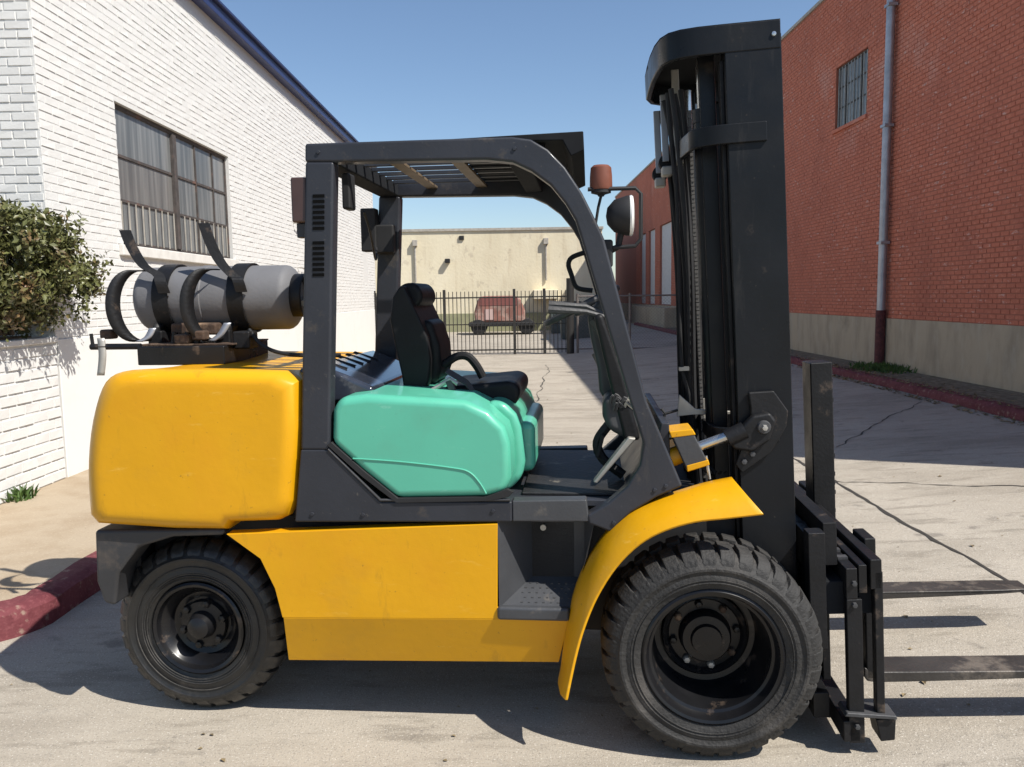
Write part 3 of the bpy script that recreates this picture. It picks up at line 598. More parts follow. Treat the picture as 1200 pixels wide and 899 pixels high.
# side plate band, pillar, curved guard frame
for s_ in (1,-1):
    y0,y1=(-.56,-.49) if s_>0 else (.49,.56)
    MB().prism(PT['side_plate'],y0,y1).build('side_plate',M_frame,fk,bevel=.008)
    MB().prism([(-.728,.858),(-.728,.938),(-.45,.945),(-.44,.86)],y0+.004*s_,y1).build('step_header',M_step,fk,bevel=.006)
    MB().prism(PT['pillar'],y0,y1).build('rear_pillar',M_frame,fk,bevel=.012)
    MB().prism(PT['rail'],y0,y1).build('guard_rail',M_frame,fk,bevel=.010)
    # edge lip inside the cowl cut-out
    pts=[(-1.536+.01,1.133),(-1.426,1.134),(-1.230,.938),(-.735,.943)]
    MB().tube([(x,y0 if s_>0 else y1,z) for x,z in pts[1:]],.006,6).build('trim_lip',M_chassis,fk,smooth=True)
# cooling slots on the near pillar: raised boxes, their inner shade painted black
for z0 in (1.955,1.785):
    for k in range(7):
        z=z0+k*.0195; x=-1.437-.0+ (z-1.8)*.045
        MB().box(x-.022,x+.022,-.5625,-.555,z,z+.0115).build('vent_slot',M_slot_shade,fk)
# overhead guard: cross beams, slats, visor
MB().box(-1.47,-1.37,-.489,.489,2.20,2.262).build('rear_cross_beam',M_flat,fk,bevel=.008)
MB().box(-.74,-.66,-.489,.489,2.20,2.262).build('front_cross_beam',M_flat,fk,bevel=.006)
for x in (-1.20,-.955): MB().box(x-.026,x+.026,-.489,.489,2.232,2.244).build('roof_cross_bar',M_brown,fk,bevel=.002)
for k in range(7):
    y=-.39+k*.13; MB().box(-1.37,-.745,y-.011,y+.011,2.246,2.262).build('roof_slat',M_frame,fk,bevel=.002,seg=1)
m=MB(); m.prism([(-.95,2.280),(-.455,2.292),(-.452,2.225),(-.50,2.205),(-.53,2.262),(-.95,2.268)],-.488,.488); m.build('front_visor',M_flat,fk,bevel=.004)
for k in range(9):
    y=-.45+k*.10; MB().box(-.93,-.60,y+.012,y+.075,2.248,2.262).build('roof_panel_strip',M_flat,fk,bevel=.002,seg=1)

for s_ in (1,-1):
    for x,z in ((-1.42,2.235),(-.70,2.225),(-1.50,.88),(-1.30,.88),(-.80,.90),(-.16,1.0),(-.20,.985),(-.35,.86)):
        MB().lathe([(0,-.006),(.007,-.0055),(.0085,0)],(x,-.56,z),n=6).build('frame_bolt',M_frame,fk) if s_>0 else None
# bits on the pillars
MB().box(-1.535,-1.475,-.55,-.47,1.985,2.15).build('tail_light',M_redlens,fk,bevel=.008)
MB().box(-1.525,-1.475,-.53,-.49,1.93,1.984).build('tail_light_bracket',M_chassis,fk,bevel=.004)
MB().box(-1.552,-1.475,.43,.50,1.93,2.14).build('tail_light',M_dark,fk,bevel=.008)
MB().box(-1.40,-1.365,-.36,-.28,2.05,2.19).build('work_lamp',M_dark,fk,bevel=.01)
MB().tube(curve_pts([(-1.34,-.26,2.05),(-1.36,-.1,1.98),(-1.42,.2,1.88),(-1.48,.45,1.95)],6),.006,6).build('wire',M_dark,fk,smooth=True)
MB().box(-1.49,-1.39,.44,.489,1.92,2.06).build('switch_box',M_dark,fk,bevel=.01)

# green cowl and its front box
P=PT['cowl']; MB().prism(P,-.565,.565).build('cowl',M_green,fk,bevel=.035,seg=5)
MB().tube(curve_pts([(x,-.566,z) for x,z in PT['crease']],5),.0035,6).build('cowl_crease',M_green,fk,smooth=True)
m=MB(); m.prism([(-1.43,1.15),(-1.30,1.03),(-1.168,.928),(-.82,.938),(-.74,.955),(-.72,.975),(-.745,.985),(-.824,.955),(-1.162,.947),(-1.29,1.052),(-1.412,1.162)],-.567,-.545); m.build('cowl_trim',M_dark,fk,bevel=.002,seg=1)
MB().prism(PT['cowl_front'],-.40,.40).build('front_cowl',M_green,fk,bevel=.03,seg=4)
MB().box(-.74,-.655,-.34,.30,1.0,1.2).build('cowl_front_panel',M_green,fk,bevel=.03)
# rear bonnet, glossy and dark, with louvres
m=MB(); m.prism([(-1.60,1.28),(-1.585,1.43),(-1.50,1.445),(-1.40,1.405),(-1.28,1.352),(-1.28,1.30)],-.42,.42); m.build('bonnet',M_hoodblk,fk,bevel=.02)
for k in range(5):
    y=-.30+k*.12; MB().prism([(-1.54,1.447),(-1.53,1.456),(-1.42,1.42),(-1.43,1.41)],y,y+.012).build('bonnet_louvre',M_dark,fk)

# step recess
yb=-.42
m=MB(); m.add([(-.784,-.556,.52),(-.784,-.556,.86),(-.665,yb,.86),(-.665,yb,.60)],[(0,1,2,3)])
m.add([(-.665,yb,.60),(-.665,yb,.86),(-.46,yb,.87),(-.46,yb,.60)],[(0,1,2,3)])
m.add([(-.784,-.556,.52),(-.665,yb,.60),(-.46,yb,.60),(-.50,-.556,.52)],[(0,1,2,3)])
m.add([(-.46,yb,.60),(-.46,yb,.87),(-.42,-.556,.87),(-.50,-.556,.52)],[(0,1,2,3)])
m.build('step_well',M_step,fk,fix=False)
MB().box(-.79,-.515,-.574,-.540,.478,.530).build('step_edge',M_step,fk,bevel=.012)
R=random.Random(7)
tp=MB().add([(-.007,-.003,0),(.007,-.003,0),(.004,.004,.006),(-.004,.004,.006)],[(0,1,2,3)])
m=MB()
for i in range(8):
    for k in range(5):
        x=-.70+i*.028+(k%2)*.012; t=k/5*.10; m.box(x-.004+.003*R.random(),x+.005,-.53+t-.003,-.53+t+.003,.53+t*.55,.537+t*.6)
tag(m.build('step_grip',M_plastic,fk),kind='stuff')
MB().tube([(-.62,yb-.012,.80),(-.62,yb+.02,.80)],.012,10).build('bolt',M_alu,fk,smooth=True)

# floor, mat and dirt
MB().box(-.80,-.27,-.50,.48,.905,.93).build('floor_plate',M_frame,fk,bevel=.004)
MB().box(-.70,-.29,-.44,.44,.932,.942).build('floor_mat',M_mat,fk,bevel=.003)
MB().prism([(-.30,.94),(-.20,1.08),(-.17,1.22),(-.14,1.22),(-.13,.95)],-.47,.47).build('toe_board',M_frame,fk,bevel=.006)

# fenders: a folded band over each front wheel
for s_ in (1,-1):
    FA=[(x-.018*max(0,min(1,(-.2-x)/.2)),z) for x,z in PT['fa']]; A=[(x,-.50*s_,z) for x,z in FA]; A0=[(x,-.55*s_,z) for x,z in FA]; B=[(x,-.64*s_,z-.0) for x,z in [(a[0]*.62+b[0]*.38,a[1]*.62+b[1]*.38) for a,b in zip(FA,PT['fc'])]]; Cc=[(x,-.69*s_,z) for x,z in PT['fc']]
    sm=lambda q: curve_pts(q,4)
    A,A0,B,Cc=map(sm,(A,A0,B,Cc)); m=MB(); n=len(A)
    m.add(A+A0+B+Cc,[(j*n+i,j*n+i+1,(j+1)*n+i+1,(j+1)*n+i) for j in range(3) for i in range(n-1)])
    o=m.build('fender',M_yel,fk,smooth=True); md=o.modifiers.new('thickness','SOLIDIFY'); md.thickness=.012; md.offset=0
    bv=o.modifiers.new('edge','BEVEL'); bv.width=.003; bv.segments=2; bv.limit_method='ANGLE'

# seat
def shp(name,pts,y0,y1,mt,bev,seg=4,par=fk): return MB().prism(pts,y0,y1).build(name,mt,par,bevel=bev,seg=seg)
seat=empty('seat',(0,0,0),0,fk)
shp('backrest',[(x-.06*max(0,min(1,(x+1.22)/.1)),z) for x,z in PT['backrest']],-.22,.22,M_leather,.045,5,seat)
shp('cushion',PT['cushion'],-.25,.25,M_leather,.035,5,seat)
shp('headrest',[(-1.268,1.64),(-1.255,1.72),(-1.215,1.762),(-1.165,1.764),(-1.135,1.735),(-1.13,1.69),(-1.16,1.655)],-.16,.16,M_leather,.035,5,seat)
shp('back_pad',[(-1.20,1.36),(-1.17,1.60),(-1.10,1.61),(-1.065,1.50),(-1.06,1.40),(-1.085,1.33)],-.15,.15,M_leather,.03,4,seat)
shp('seat_base',[(-1.12,1.20),(-1.10,1.30),(-.80,1.25),(-.82,1.18)],-.20,.20,M_dark,.01,2,seat)
MB().tube(curve_pts([(x,-.1,z) for x,z in PT['armloop']],6),.018,10).build('armrest',M_leather,seat,smooth=True)
m=MB(); m.strip([(x,-.275,z) for x,z in PT['belt']],[(x+.008,-.245,z+.014) for x,z in PT['belt']]); o=m.build('seat_belt',M_plastic,seat); o.modifiers.new('t','SOLIDIFY').thickness=.004
MB().prism([(-1.02,1.36),(-.995,1.37),(-.955,1.27),(-.98,1.26)],-.29,-.265).build('belt_buckle',M_plastic,seat,bevel=.004)
MB().tube([(-1.10,-.27,1.31),(-1.0,-.28,1.37),(-.97,-.28,1.35)],.01,8).build('recline_lever',M_alu,seat,smooth=True)

# steering column, dash, levers
shp('dash_column',PT['dash'],-.11,.11,M_plastic,.02,3)
shp('dash_shroud',[(-.42,1.62),(-.385,1.63),(-.30,1.38),(-.235,1.12),(-.30,1.12),(-.36,1.36)],-.30,.36,M_black,.02)
for (a,b,r_) in (((-.42,-.14,1.60),(-.25,-.15,1.25),.022),((-.40,.12,1.45),(-.33,.14,1.2),.03),((-.37,-.16,1.50),(-.30,-.17,1.28),.015)):
    MB().tube(curve_pts([a,((a[0]+b[0])/2+.02,a[1],(a[2]+b[2])/2),b],5),r_,8).build('dash_hose',M_plastic,fk,smooth=True)
sw_=empty('steering_wheel',(-.47,.0,1.655),0,fk); sw_.rotation_euler=(0,math.radians(-26),0)
MB().lathe([(.168+.015*math.cos(t),.015*math.sin(t)) for t in [2*PI*k/10 for k in range(11)]],axis='z',n=40).build('wheel_rim',M_plastic,sw_,smooth=True)
MB().lathe([(0,.01),(.04,.005),(.045,-.03),(0,-.04)],axis='z',n=20).build('wheel_hub',M_plastic,sw_,smooth=True)
for k in range(3):
    a=k*2*PI/3; MB().tube([(.03*math.cos(a),.03*math.sin(a),-.01),(.16*math.cos(a),.16*math.sin(a),0)],.010,8).build('spoke',M_plastic,sw_,smooth=True)
for dy,z in ((-.20,1.665),(-.24,1.645)):
    MB().tube([(-.33,dy+.04,1.60),(-.45,dy,z-.01),(-.60,dy,z)],[.008,.010,.017],8).build('control_lever',M_plastic,fk,smooth=True)
shp('brake_boot',PT['boot'],-.29,-.12,M_plastic,.03,4)
for k in range(14):
    R2=random.Random(k); x=-.375+.135*R2.random(); z=1.27+.04*R2.random(); MB().tube(curve_pts([(x,-.30,z-.03),(x+.01,-.31,z),(x+.03,-.30,z-.02)],3),.006,5).build('boot_fold',M_alu if k%5==0 else M_plastic,fk,smooth=True)
m=MB(); m.prism([(-.425,.957),(-.41,.952),(-.255,1.135),(-.285,1.14)],-.33,-.27); m.build('pedal',M_alu,fk,bevel=.006)
m=MB(); m.tube(curve_pts([(-.30,-.2,.96),(-.385,-.2,1.03),(-.405,-.2,1.10),(-.36,-.2,1.17)],5),.02,8); m.build('pedal_arm',M_dark,fk,smooth=True)
for y in (-.2,-.05): MB().prism([(-.415,1.04),(-.40,1.035),(-.375,1.13),(-.39,1.135)],y-.035,y+.035).build('pedal_pad',M_dark,fk,bevel=.004)
MB().tube(curve_pts([(-.30,-.49,1.30),(-.245,-.50,1.24),(-.22,-.50,1.12),(-.25,-.5,1.03),(-.33,-.5,.95)],6),.006,6).build('floor_cable',M_alu,fk,smooth=True)
# grab handle on the far leg
MB().tube(curve_pts([(x,.47,z) for x,z in [(-.435,1.912),(-.50,1.893),(-.528,1.875),(-.536,1.845),(-.522,1.80),(-.512,1.765),(-.50,1.742),(-.475,1.730),(-.42,1.722)]],3),.012,8).build('grab_handle',M_dark,fk,smooth=True)

# work light, beacon and their tube guard
MB().tube([(-.44,-.52,2.08),(-.27,-.52,2.08),(-.25,-.52,2.06),(-.25,-.52,1.90),(-.27,-.52,1.875),(-.35,-.52,1.87)],.0075,8).build('lamp_guard',M_dark,fk,smooth=True)
hl=empty('headlight',(-.30,-.50,1.985),0,fk)
MB().lathe([(0,-.075),(.03,-.07),(.058,-.045),(.072,0),(.072,.01)],axis='x',n=28).build('lamp_housing',M_dark,hl,smooth=True)
MB().lathe([(.072,.01),(.074,.016),(.070,.022),(.05,.026),(0,.028)],axis='x',n=28).build('lamp_lens',M_lens,hl,smooth=True)
MB().tube([(-.02,0,-.06),(-.03,0,-.11),(-.07,.01,-.13)],.012,8).build('lamp_stalk',M_dark,hl,smooth=True)
bc=empty('beacon',(-.392,-.50,2.068),0,fk)
MB().lathe([(0,.098),(.028,.098),(.037,.090),(.040,.06),(.041,.02),(.038,.012),(0,.012)],axis='z',n=28).build('beacon_lens',M_orange,bc,smooth=True)
MB().lathe([(0,.013),(.036,.013),(.036,.0),(.014,-.006),(.010,-.012),(0,-.012)],axis='z',n=24).build('beacon_base',M_dark,bc,smooth=True)
MB().tube([(0,0,-.01),(-.01,0,-.05),(-.02,.0,-.11)],.006,6).build('beacon_stalk',M_dark,bc,smooth=True)
MB().box(-.395,-.35,-.53,-.49,1.80,1.90).build('lamp_bracket',M_dark,fk,bevel=.01)

# ---- wheels
def wheel(cx,cz,R_,yo,yi,rim_r,kind,mt):
    """near-side wheel standing at x=cx; yo outer face (negative), yi inner face"""
    w=empty('front_wheel' if kind=='front' else 'rear_wheel',(cx,0,cz),0,fk); m=MB()
    d=.62*(R_-rim_r)
    prof=[(rim_r,yo+.035),(rim_r+.012,yo+.012),(rim_r+.03,yo+.006),(rim_r+.045,yo-.001),(rim_r+.055,yo-.001),(rim_r+.065,yo+.003),(R_-.075,yo),(R_-.07,yo-.004),(R_-.062,yo-.004),(R_-.057,yo+.001),(R_-.035,yo+.012),(R_-.022,yo+.030),(R_-.016,yo+.055),(R_-.014,(yo+yi)/2),(R_-.016,yi-.055),(R_-.022,yi-.03),(R_-.035,yi-.012),(rim_r+.06,yi),(rim_r,yi-.035)]
    m.lathe(prof,n=96); m.build('tyre',mt,w,smooth=True)
    nl=35 if kind=='front' else 28; lug=None; lug2=None; k_a=2*PI/nl
    for side in (0,1):
        y_o,y_m=(yo+.003,(yo+yi)/2-.02) if side==0 else (yi-.003,(yo+yi)/2+.02)
        sg=1 if side==0 else -1
        lm=MB(); W=.74*2*PI*R_/nl
        # section in (radius, y): wraps over the shoulder
        sec=[(R_-.062,y_o-sg*.002),(R_-.040,y_o+sg*.004),(R_-.012,y_o+sg*.026),(R_+.000,y_o+sg*.055),(R_+.003,y_m)]
        bse=[(R_-.062,y_o+sg*.02),(R_-.05,y_o+sg*.02),(R_-.03,y_o+sg*.04),(R_-.025,y_o+sg*.06),(R_-.022,y_m)]
        vs=[]
        for t in (-W/2,W/2):
            for i,(r_,y) in enumerate(sec):
                tt=t*(.8 if i==0 else 1)+ (y-y_o)*sg*.06; vs.append((r_,y,tt))
        for t in (-W/2,W/2):
            for i,(r_,y) in enumerate(bse): vs.append((r_,y,t+(y-y_o)*sg*.06))
        q=5; fs=[(i,i+1,q+i+1,q+i) for i in range(q-1)]+[(i,2*q+i,2*q+i+1,i+1) for i in range(q-1)]+[(q+i,q+i+1,3*q+i+1,3*q+i) for i in range(q-1)]+[(0,q,3*q,2*q),(q-1,3*q-1,4*q-1,2*q-1)]
        lm.add(vs,fs); base=lm.build('tread_lug',mt,w,bevel=.004,seg=1)
        for k in range(nl):
            c=base if k==0 else copy(base,w); c.rotation_euler=(0,-(k+.5*side)*k_a,0)
    m=MB()
    if kind=='front':
        yh=-.45
        m.lathe([(rim_r+.004,yo+.030),(rim_r+.010,yo+.012),(rim_r+.002,yo+.006),(rim_r-.008,yo+.010),(rim_r-.012,yo+.03),(rim_r-.02,yo+.045),(rim_r-.03,yo+.05),(rim_r-.034,yo+.07),(rim_r-.045,yh-.02),(rim_r-.055,yh),(.17,yh+.004)],n=72)
        m.build('rim',M_rim,w,smooth=True)
        MB().lathe([(.235,yh+.02),(.165,yh+.01),(.160,yh-.012),(.145,yh-.018),(.135,yh-.004),(.10,yh-.006),(.095,yh-.045),(.088,yh-.055),(.06,yh-.058),(.055,yh-.075),(0,yh-.078)],n=48).build('hub',M_rim,w,smooth=True)
        for k in range(8):
            a=k*PI/4+.2; c=MB().lathe([(0,-.022),(.011,-.020),(.015,-.014),(.016,0)],(.122*math.cos(a),yh-.006,.122*math.sin(a)),n=6).build('wheel_nut',M_alu if k in (5,6) else M_rustmetal if k%2 else M_rim,w)
        MB().lathe([(0,yh+.03),(.24,yh+.03)],n=32).build('brake_drum',M_dark,w)
    else:
        yh=yo+.05
        m.lathe([(rim_r+.004,yo+.030),(rim_r+.008,yo+.004),(rim_r,yo-.002),(rim_r-.012,yo+.004),(rim_r-.018,yo+.022),(rim_r-.022,yo+.028),(rim_r-.045,yo+.05),(rim_r-.055,yh+.02),(.105,yh+.03)],n=64); m.build('rim',M_rim,w,smooth=True)
        MB().lathe([(.14,yh+.03),(.10,yh+.028),(.095,yh+.005),(.060,yh),(.050,yh-.03),(.044,yh-.045),(.02,yh-.058),(0,yh-.060)],n=40).build('hub_cap',M_rim,w,smooth=True)
        for k in range(6):
            a=k*PI/3+.3; MB().lathe([(0,-.03),(.014,-.027),(.018,-.02),(.019,0.02)],(.090*math.cos(a),yh+.018,.090*math.sin(a)),n=6).build('wheel_nut',M_rim,w)
            a+=.5; MB().lathe([(0,-.004),(.018,-.004),(.02,0)],(.125*math.cos(a),yh+.03,.125*math.sin(a)),n=12).build('rim_hole',M_dark,w)
    return w
fw=wheel(0,.397,.396,-.682,-.38,.245,'front',M_tyre)
rw_=wheel(-2.045,.362,.361,-.455,-.24,.188,'rear',M_tyre_shiny)
def mirror_wheel(w):
    c=w.copy(); C.objects.link(c); c.scale=(1,-1,1); c.parent=fk
    for ch in w.children: copy(ch,c)
mirror_wheel(fw); mirror_wheel(rw_)
MB().tube([(0,-.44,.40),(0,.44,.40)],.09,20).build('front_axle',M_dark,fk,smooth=True)
MB().tube([(-2.035,-.36,.36),(-2.035,.36,.36)],.06,16).build('rear_axle',M_dark,fk,smooth=True)
# raised sidewall letters band: small ribs round the shoulder of each near tyre
def sidewall_text(w, txt, r_, a_mid, y, size, mt):
    n=len(txt)
    for i,ch in enumerate(txt):
        if ch==' ': continue
        cu=bpy.data.curves.new('sidewall_letter','FONT'); cu.body=ch; cu.size=size; cu.extrude=.0022; cu.align_x='CENTER'; cu.align_y='CENTER'; cu.materials.append(mt)
        o=bpy.data.objects.new('sidewall_letter',cu); link(o,w); a=a_mid-(i-(n-1)/2)*size*.72/r_
        o.location=(r_*math.cos(a),y,r_*math.sin(a)); o.rotation_euler=Matrix.Rotation(PI/2,3,'X').to_euler(); 
        o.rotation_euler=(Matrix.Rotation(-(a-PI/2),3,'Y')@Matrix.Rotation(PI/2,3,'X')).to_euler()
# concentric moulded ribs
for (w,rs_,y) in ((fw,(.282,.293),-.685),(rw_,(.215,.225,.235,.262),-.458)):
    for r_ in rs_: MB().lathe([(r_-.0025,y+.003),(r_-.001,y),(r_+.001,y),(r_+.0025,y+.003)],n=96).build('sidewall_rib',M_tyre,w,smooth=True)

# ---- mast (built upright, then leaned back 0.05 rad about its foot)
def tilt(x,y,z): return (x-.05*(z-.6), y, z+.05*(x-.25))
mast=empty('mast',(0,0,0),0,fk)
def mp(mb,name,mt=M_mast,bevel=0,seg=2,smooth=None): return mb.xf(tilt).build(name,mt,mast,bevel=bevel,seg=seg,smooth=smooth)
for s_ in (1,-1):
    a=lambda y0,y1:(min(y0*s_,y1*s_),max(y0*s_,y1*s_))
    m=MB(); y0,y1=a(-.425,-.405); m.box(.152,.352,y0,y1,.12,2.62); y0,y1=a(-.4049,-.335); m.box(.152,.172,y0,y1,.12,2.62); m.box(.332,.352,y0,y1,.12,2.62)
    mp(m,'outer_channel',M_mast,.004)
    m=MB(); y0,y1=a(-.395,-.375); m.box(.18,.325,y0,y1,.2,2.66); y0,y1=a(-.3749,-.31); m.box(.18,.198,y0,y1,.2,2.66); m.box(.307,.325,y0,y1,.2,2.66); mp(m,'inner_channel',M_mast,.003)
    m=MB(); y0,y1=a(-.30,-.26); m.box(.075,.135,y0,y1,.25,2.60); mp(m,'mast_rail',M_mast,.006)
    y=-.25*s_; m=MB(); m.tube([(.095,y,.25),(.095,y,2.36)],.040,20); mp(m,'lift_cylinder',M_mast,smooth=True)
    m=MB(); m.tube([(.095,y,2.36),(.095,y,2.41)],.043,20); mp(m,'cylinder_collar',M_black,smooth=True)
    m=MB(); m.tube([(.095,y,2.41),(.095,y,2.60)],.024,16); mp(m,'lift_rod',M_steel,smooth=True)
m=MB(); m.prism([(.17,.30),(.17,.62),(.24,.62),(.335,.42),(.335,.30)],-.432,-.426); mp(m,'mast_gusset',M_black,.002)
for z in (2.60,2.615):
    m=MB(); m.lathe([(0,-.006),(.008,-.005),(.010,0)],(.325,-.429,z),n=8); mp(m,'head_bolt',M_steel) if z>2.61 else None
# tall narrow plates nearest the driver
for y,x0 in ((-.36,.138),(.335,.118)): 
    m=MB(); m.box(x0,x0+.014,y-.03,y+.03,.3,2.55); mp(m,'channel_flange',M_black,.003)
m=MB(); m.tube([(.085,0,.25),(.085,0,2.0)],.05,18); mp(m,'centre_cylinder',M_mast,smooth=True)
# top cross head: a curved band with a top plate
def arch(x1,x0,yh,rad,n=8):
    p=[(x1,-yh)]
    for k in range(n+1):
        a=PI/2*k/n; p.append((x0+rad*1.3-rad*1.3*math.sin(a),-yh+rad-rad*math.cos(a)))
    c=[(x0,0)]; q=[(x,-y) for x,y in reversed(p)]
    return p,q
def band(x1,x0,yh,rad,z0,z1,t,name,mt=M_mast,bow=.03):
    p,q=arch(x1,x0,yh,rad); mid=[(x0-bow*(1-(k/4-1)**2),(yh-rad)*(k/4-1)) for k in range(1,8)]
    P_=p+mid+q; In=offs(P_,-t); m=MB(); n=len(P_)
    vs=[(x,y,z0) for x,y in P_]+[(x,y,z1) for x,y in P_]+[(x,y,z1) for x,y in In]+[(x,y,z0) for x,y in In]
    fs=[(j*n+i,j*n+i+1,((j+1)%4)*n+i+1,((j+1)%4)*n+i) for j in range(4) for i in range(n-1)]+[(0,n,2*n,3*n),(n-1,4*n-1,3*n-1,2*n-1)]
    m.add(vs,fs); return mp(m,name,mt,.004)
HP=[(.35,-.428),(.14,-.428),(.06,-.425),(.0,-.412),(-.04,-.385),(-.066,-.33),(-.080,-.24),(-.087,-.1),(-.088,.05),(-.086,.2),(-.06,.29),(.0,.35),(.35,.38)]
In=offs(HP,.022); m=MB(); n=len(HP)
m.add([(x,y,2.565) for x,y in HP]+[(x,y,2.665) for x,y in HP]+[(x,y,2.665) for x,y in In]+[(x,y,2.565) for x,y in In],[(j*n+i,j*n+i+1,((j+1)%4)*n+i+1,((j+1)%4)*n+i) for j in range(4) for i in range(n-1)]+[(0,n,2*n,3*n),(n-1,4*n-1,3*n-1,2*n-1)]); mp(m,'top_cross_band',M_mast,.005)
m=MB(); m.add([(x,y*.99,2.648) for x,y in HP]+[(x,y*.99,2.667) for x,y in HP],[tuple(range(n)),tuple(range(2*n-1,n-1,-1))]+[(i,(i+1)%n,n+(i+1)%n,n+i) for i in range(n)]); mp(m,'top_cross_plate',M_flat)
band(.29,.02,.437,.10,2.245,2.315,-.02,'upper_cross_band',bow=.02)
band(.30,.06,.437,.08,1.14,1.20,-.02,'lower_cross_band',bow=.01)
m=MB(); m.box(.15,.33,-.37,.37,.18,.34); mp(m,'bottom_cross_beam',M_mast,.006)
# pulley plates, sheaves, chains and hoses hanging behind the head
for (x,y,z0,z1,w_) in ((-.035,.10,2.28,2.56,.028),(-.055,.22,2.25,2.52,.028),(.0,-.05,2.30,2.62,.03)):
    m=MB(); m.box(x,x+w_,y-.006,y+.006,z0,z1); mp(m,'pulley_plate',M_alu if w_>.029 else M_galv,.003)
    m=MB(); m.lathe([(0,-.02),(.035,-.02),(.028,0),(.035,.02),(0,.02)],(x+.02,y+.03,z0),n=20); mp(m,'hose_sheave',M_black,smooth=True)
    m=MB(); m.box(x-.005,x+.04,y-.02,y+.05,z0-.06,z0-.02); mp(m,'pulley_clamp',M_alu,.006)
m=MB(); m.box(.02,.06,.05,.28,.3,2.55); mp(m,'hose_dark_backing',M_flat,.003)  # added dark sheet that closes the bright gaps behind the hoses
R=random.Random(9)
for k in range(14):
    y=-.16+k*.032; x=.015+.03*(k%2)+.012*math.sin(k*1.9); m=MB(); m.tube(curve_pts([(x-.03,y,2.52),(x-.01+R.uniform(-.015,.015),y,2.3),(x+.01,y*.9,1.8),(x+.0,y*.8,1.2),(x+.02,y*.8,.7)],5),.0105,8); mp(m,'mast_hose',M_dark,smooth=True)
m=MB(); m.tube(curve_pts([(.0,-.1,2.2),(-.012,-.12,1.7),(-.018,-.14,1.42),(.005,-.14,1.30),(.005,-.12,1.22)],5),.008,8); mp(m,'mast_hose',M_dark,smooth=True)
m=MB(); m.box(-.03,.01,-.16,-.13,1.40,1.415); mp(m,'hose_clip',M_alu)
for (x,y) in ((.055,-.15),(.055,.15)):
    ch=MB()
    for k in range(90):
        z=.95+k*.0165; ch.box(x-.006,x+.006,y-(.012 if k%2 else .009),y+(.012 if k%2 else .009),z,z+.019 if k%2==0 else z+.013)
    o=mp(ch,'lift_chain',mat('dull_chain_steel',(.13,.125,.12),.5,.4)); tag(o,kind='stuff')
m=MB(); m.box(.06,.075,-.16,-.14,1.0,1.28); mp(m,'chain_anchor',M_alu)

# tilt cylinder, clevis and mast hook plate
MB().prism(PT['yblk'],-.49,-.37).build('tilt_cylinder_mount',M_step,fk,bevel=.006)
MB().prism([(-.142,1.190),(-.056,1.200),(-.044,1.178),(-.134,1.166)],-.492,-.34).build('mount_cap',M_yel,fk,bevel=.004)
MB().prism([(-.078,1.062),(.002,1.085),(.008,1.064),(-.075,1.037)],-.492,-.36).build('mount_foot',M_yel,fk,bevel=.004)
MB().tube([(-.13,-.43,1.08),(-.03,-.43,1.12)],.036,18).build('tilt_cylinder',M_yel,fk,smooth=True)
MB().tube([(-.03,-.43,1.12),(.13,-.44,1.185)],.019,16).build('tilt_rod',M_steel,fk,smooth=True)
m=MB().prism(PT['clevis'],-.475,-.435); m.build('clevis',M_black,fk,bevel=.012,seg=3)
MB().tube([(.075,-.455,1.158),(.14,-.455,1.19)],.034,16).build('rod_end',M_black,fk,smooth=True)
MB().lathe([(0,-.012),(.022,-.01),(.026,0),(.026,.02)],(.205,-.478,1.205),n=16).build('clevis_pin',M_plastic,fk,smooth=True)
MB().lathe([(0,-.014),(.010,-.013),(.012,0)],(.205,-.489,1.205),n=6).build('pin_bolt',M_alu,fk)
MB().prism(PT['hookp'],-.449,-.427).build('mast_bracket',M_black,fk,bevel=.006)
for x,z in ((.17,1.10),(.14,1.07),(.19,1.14)): MB().lathe([(0,-.01),(.010,-.009),(.012,0)],(x,-.451,z),n=6).build('bracket_bolt',M_plastic,fk)
m=MB(); m.prism([(-.075,1.295),(-.01,1.236),(.21,1.222),(.21,1.214),(-.02,1.212),(-.085,1.205)],-.21,-.20); m.build('hose_guard_plate',M_alu,fk,bevel=.003)
m=MB(); m.tube([(-.09,-.3,1.245),(-.14,-.3,1.23),(-.155,-.3,1.25)],.006,6); m.tube([(-.14,-.3,1.23),(-.15,-.3,1.20)],.006,6); m.build('hose_tee',M_dark,fk,smooth=True)
for k in range(4):
    MB().tube(curve_pts([(-.02+k*.025,-.3+.05*k,1.1),(.0+k*.02,-.3+.05*k,1.03),(.04+k*.02,-.3,.99)],4),.010,8).build('tilt_hose',M_dark,fk,smooth=True)
MB().tube([(.0,-.44,1.09),(.015,-.44,1.0)],.006,6).build('grease_pipe',M_steel,fk,smooth=True)

# ---- carriage, side shifter, forks
cg=empty('carriage',(0,0,0),0,fk)
def cp(mb,name,mt=M_black,bevel=.004,seg=2): return mb.xf(lambda x,y,z:(x-.05*(z-.4),y,z+.05*(x-.55))).build(name,mt,cg,bevel=bevel,seg=seg)
cp(MB().box(.39,.43,-.50,.72,.66,.80),'carriage_bar')
cp(MB().box(.435,.485,-.52,.74,.70,.862),'carriage_top_bar')
cp(MB().box(.49,.53,-.60,.74,.60,.715),'side_shift_bar')
cp(MB().box(.535,.565,-.595,.74,.62,.725),'side_shift_bar')
cp(MB().box(.575,.615,-.60,.74,.635,.745),'side_shift_bar')
cp(MB().box(.39,.45,-.50,.74,.10,.20),'carriage_bar')
cp(MB().box(.47,.53,-.60,.74,.06,.14),'side_shift_bar')
cp(MB().box(.40,.60,-.56,.70,.53,.655),'carriage_core',M_flat)
cp(MB().box(.37,.43,-.57,-.50,.40,.84),'carriage_side_plate')
cp(MB().box(.588,.618,-.60,-.56,.15,.70),'carriage_end_plate')
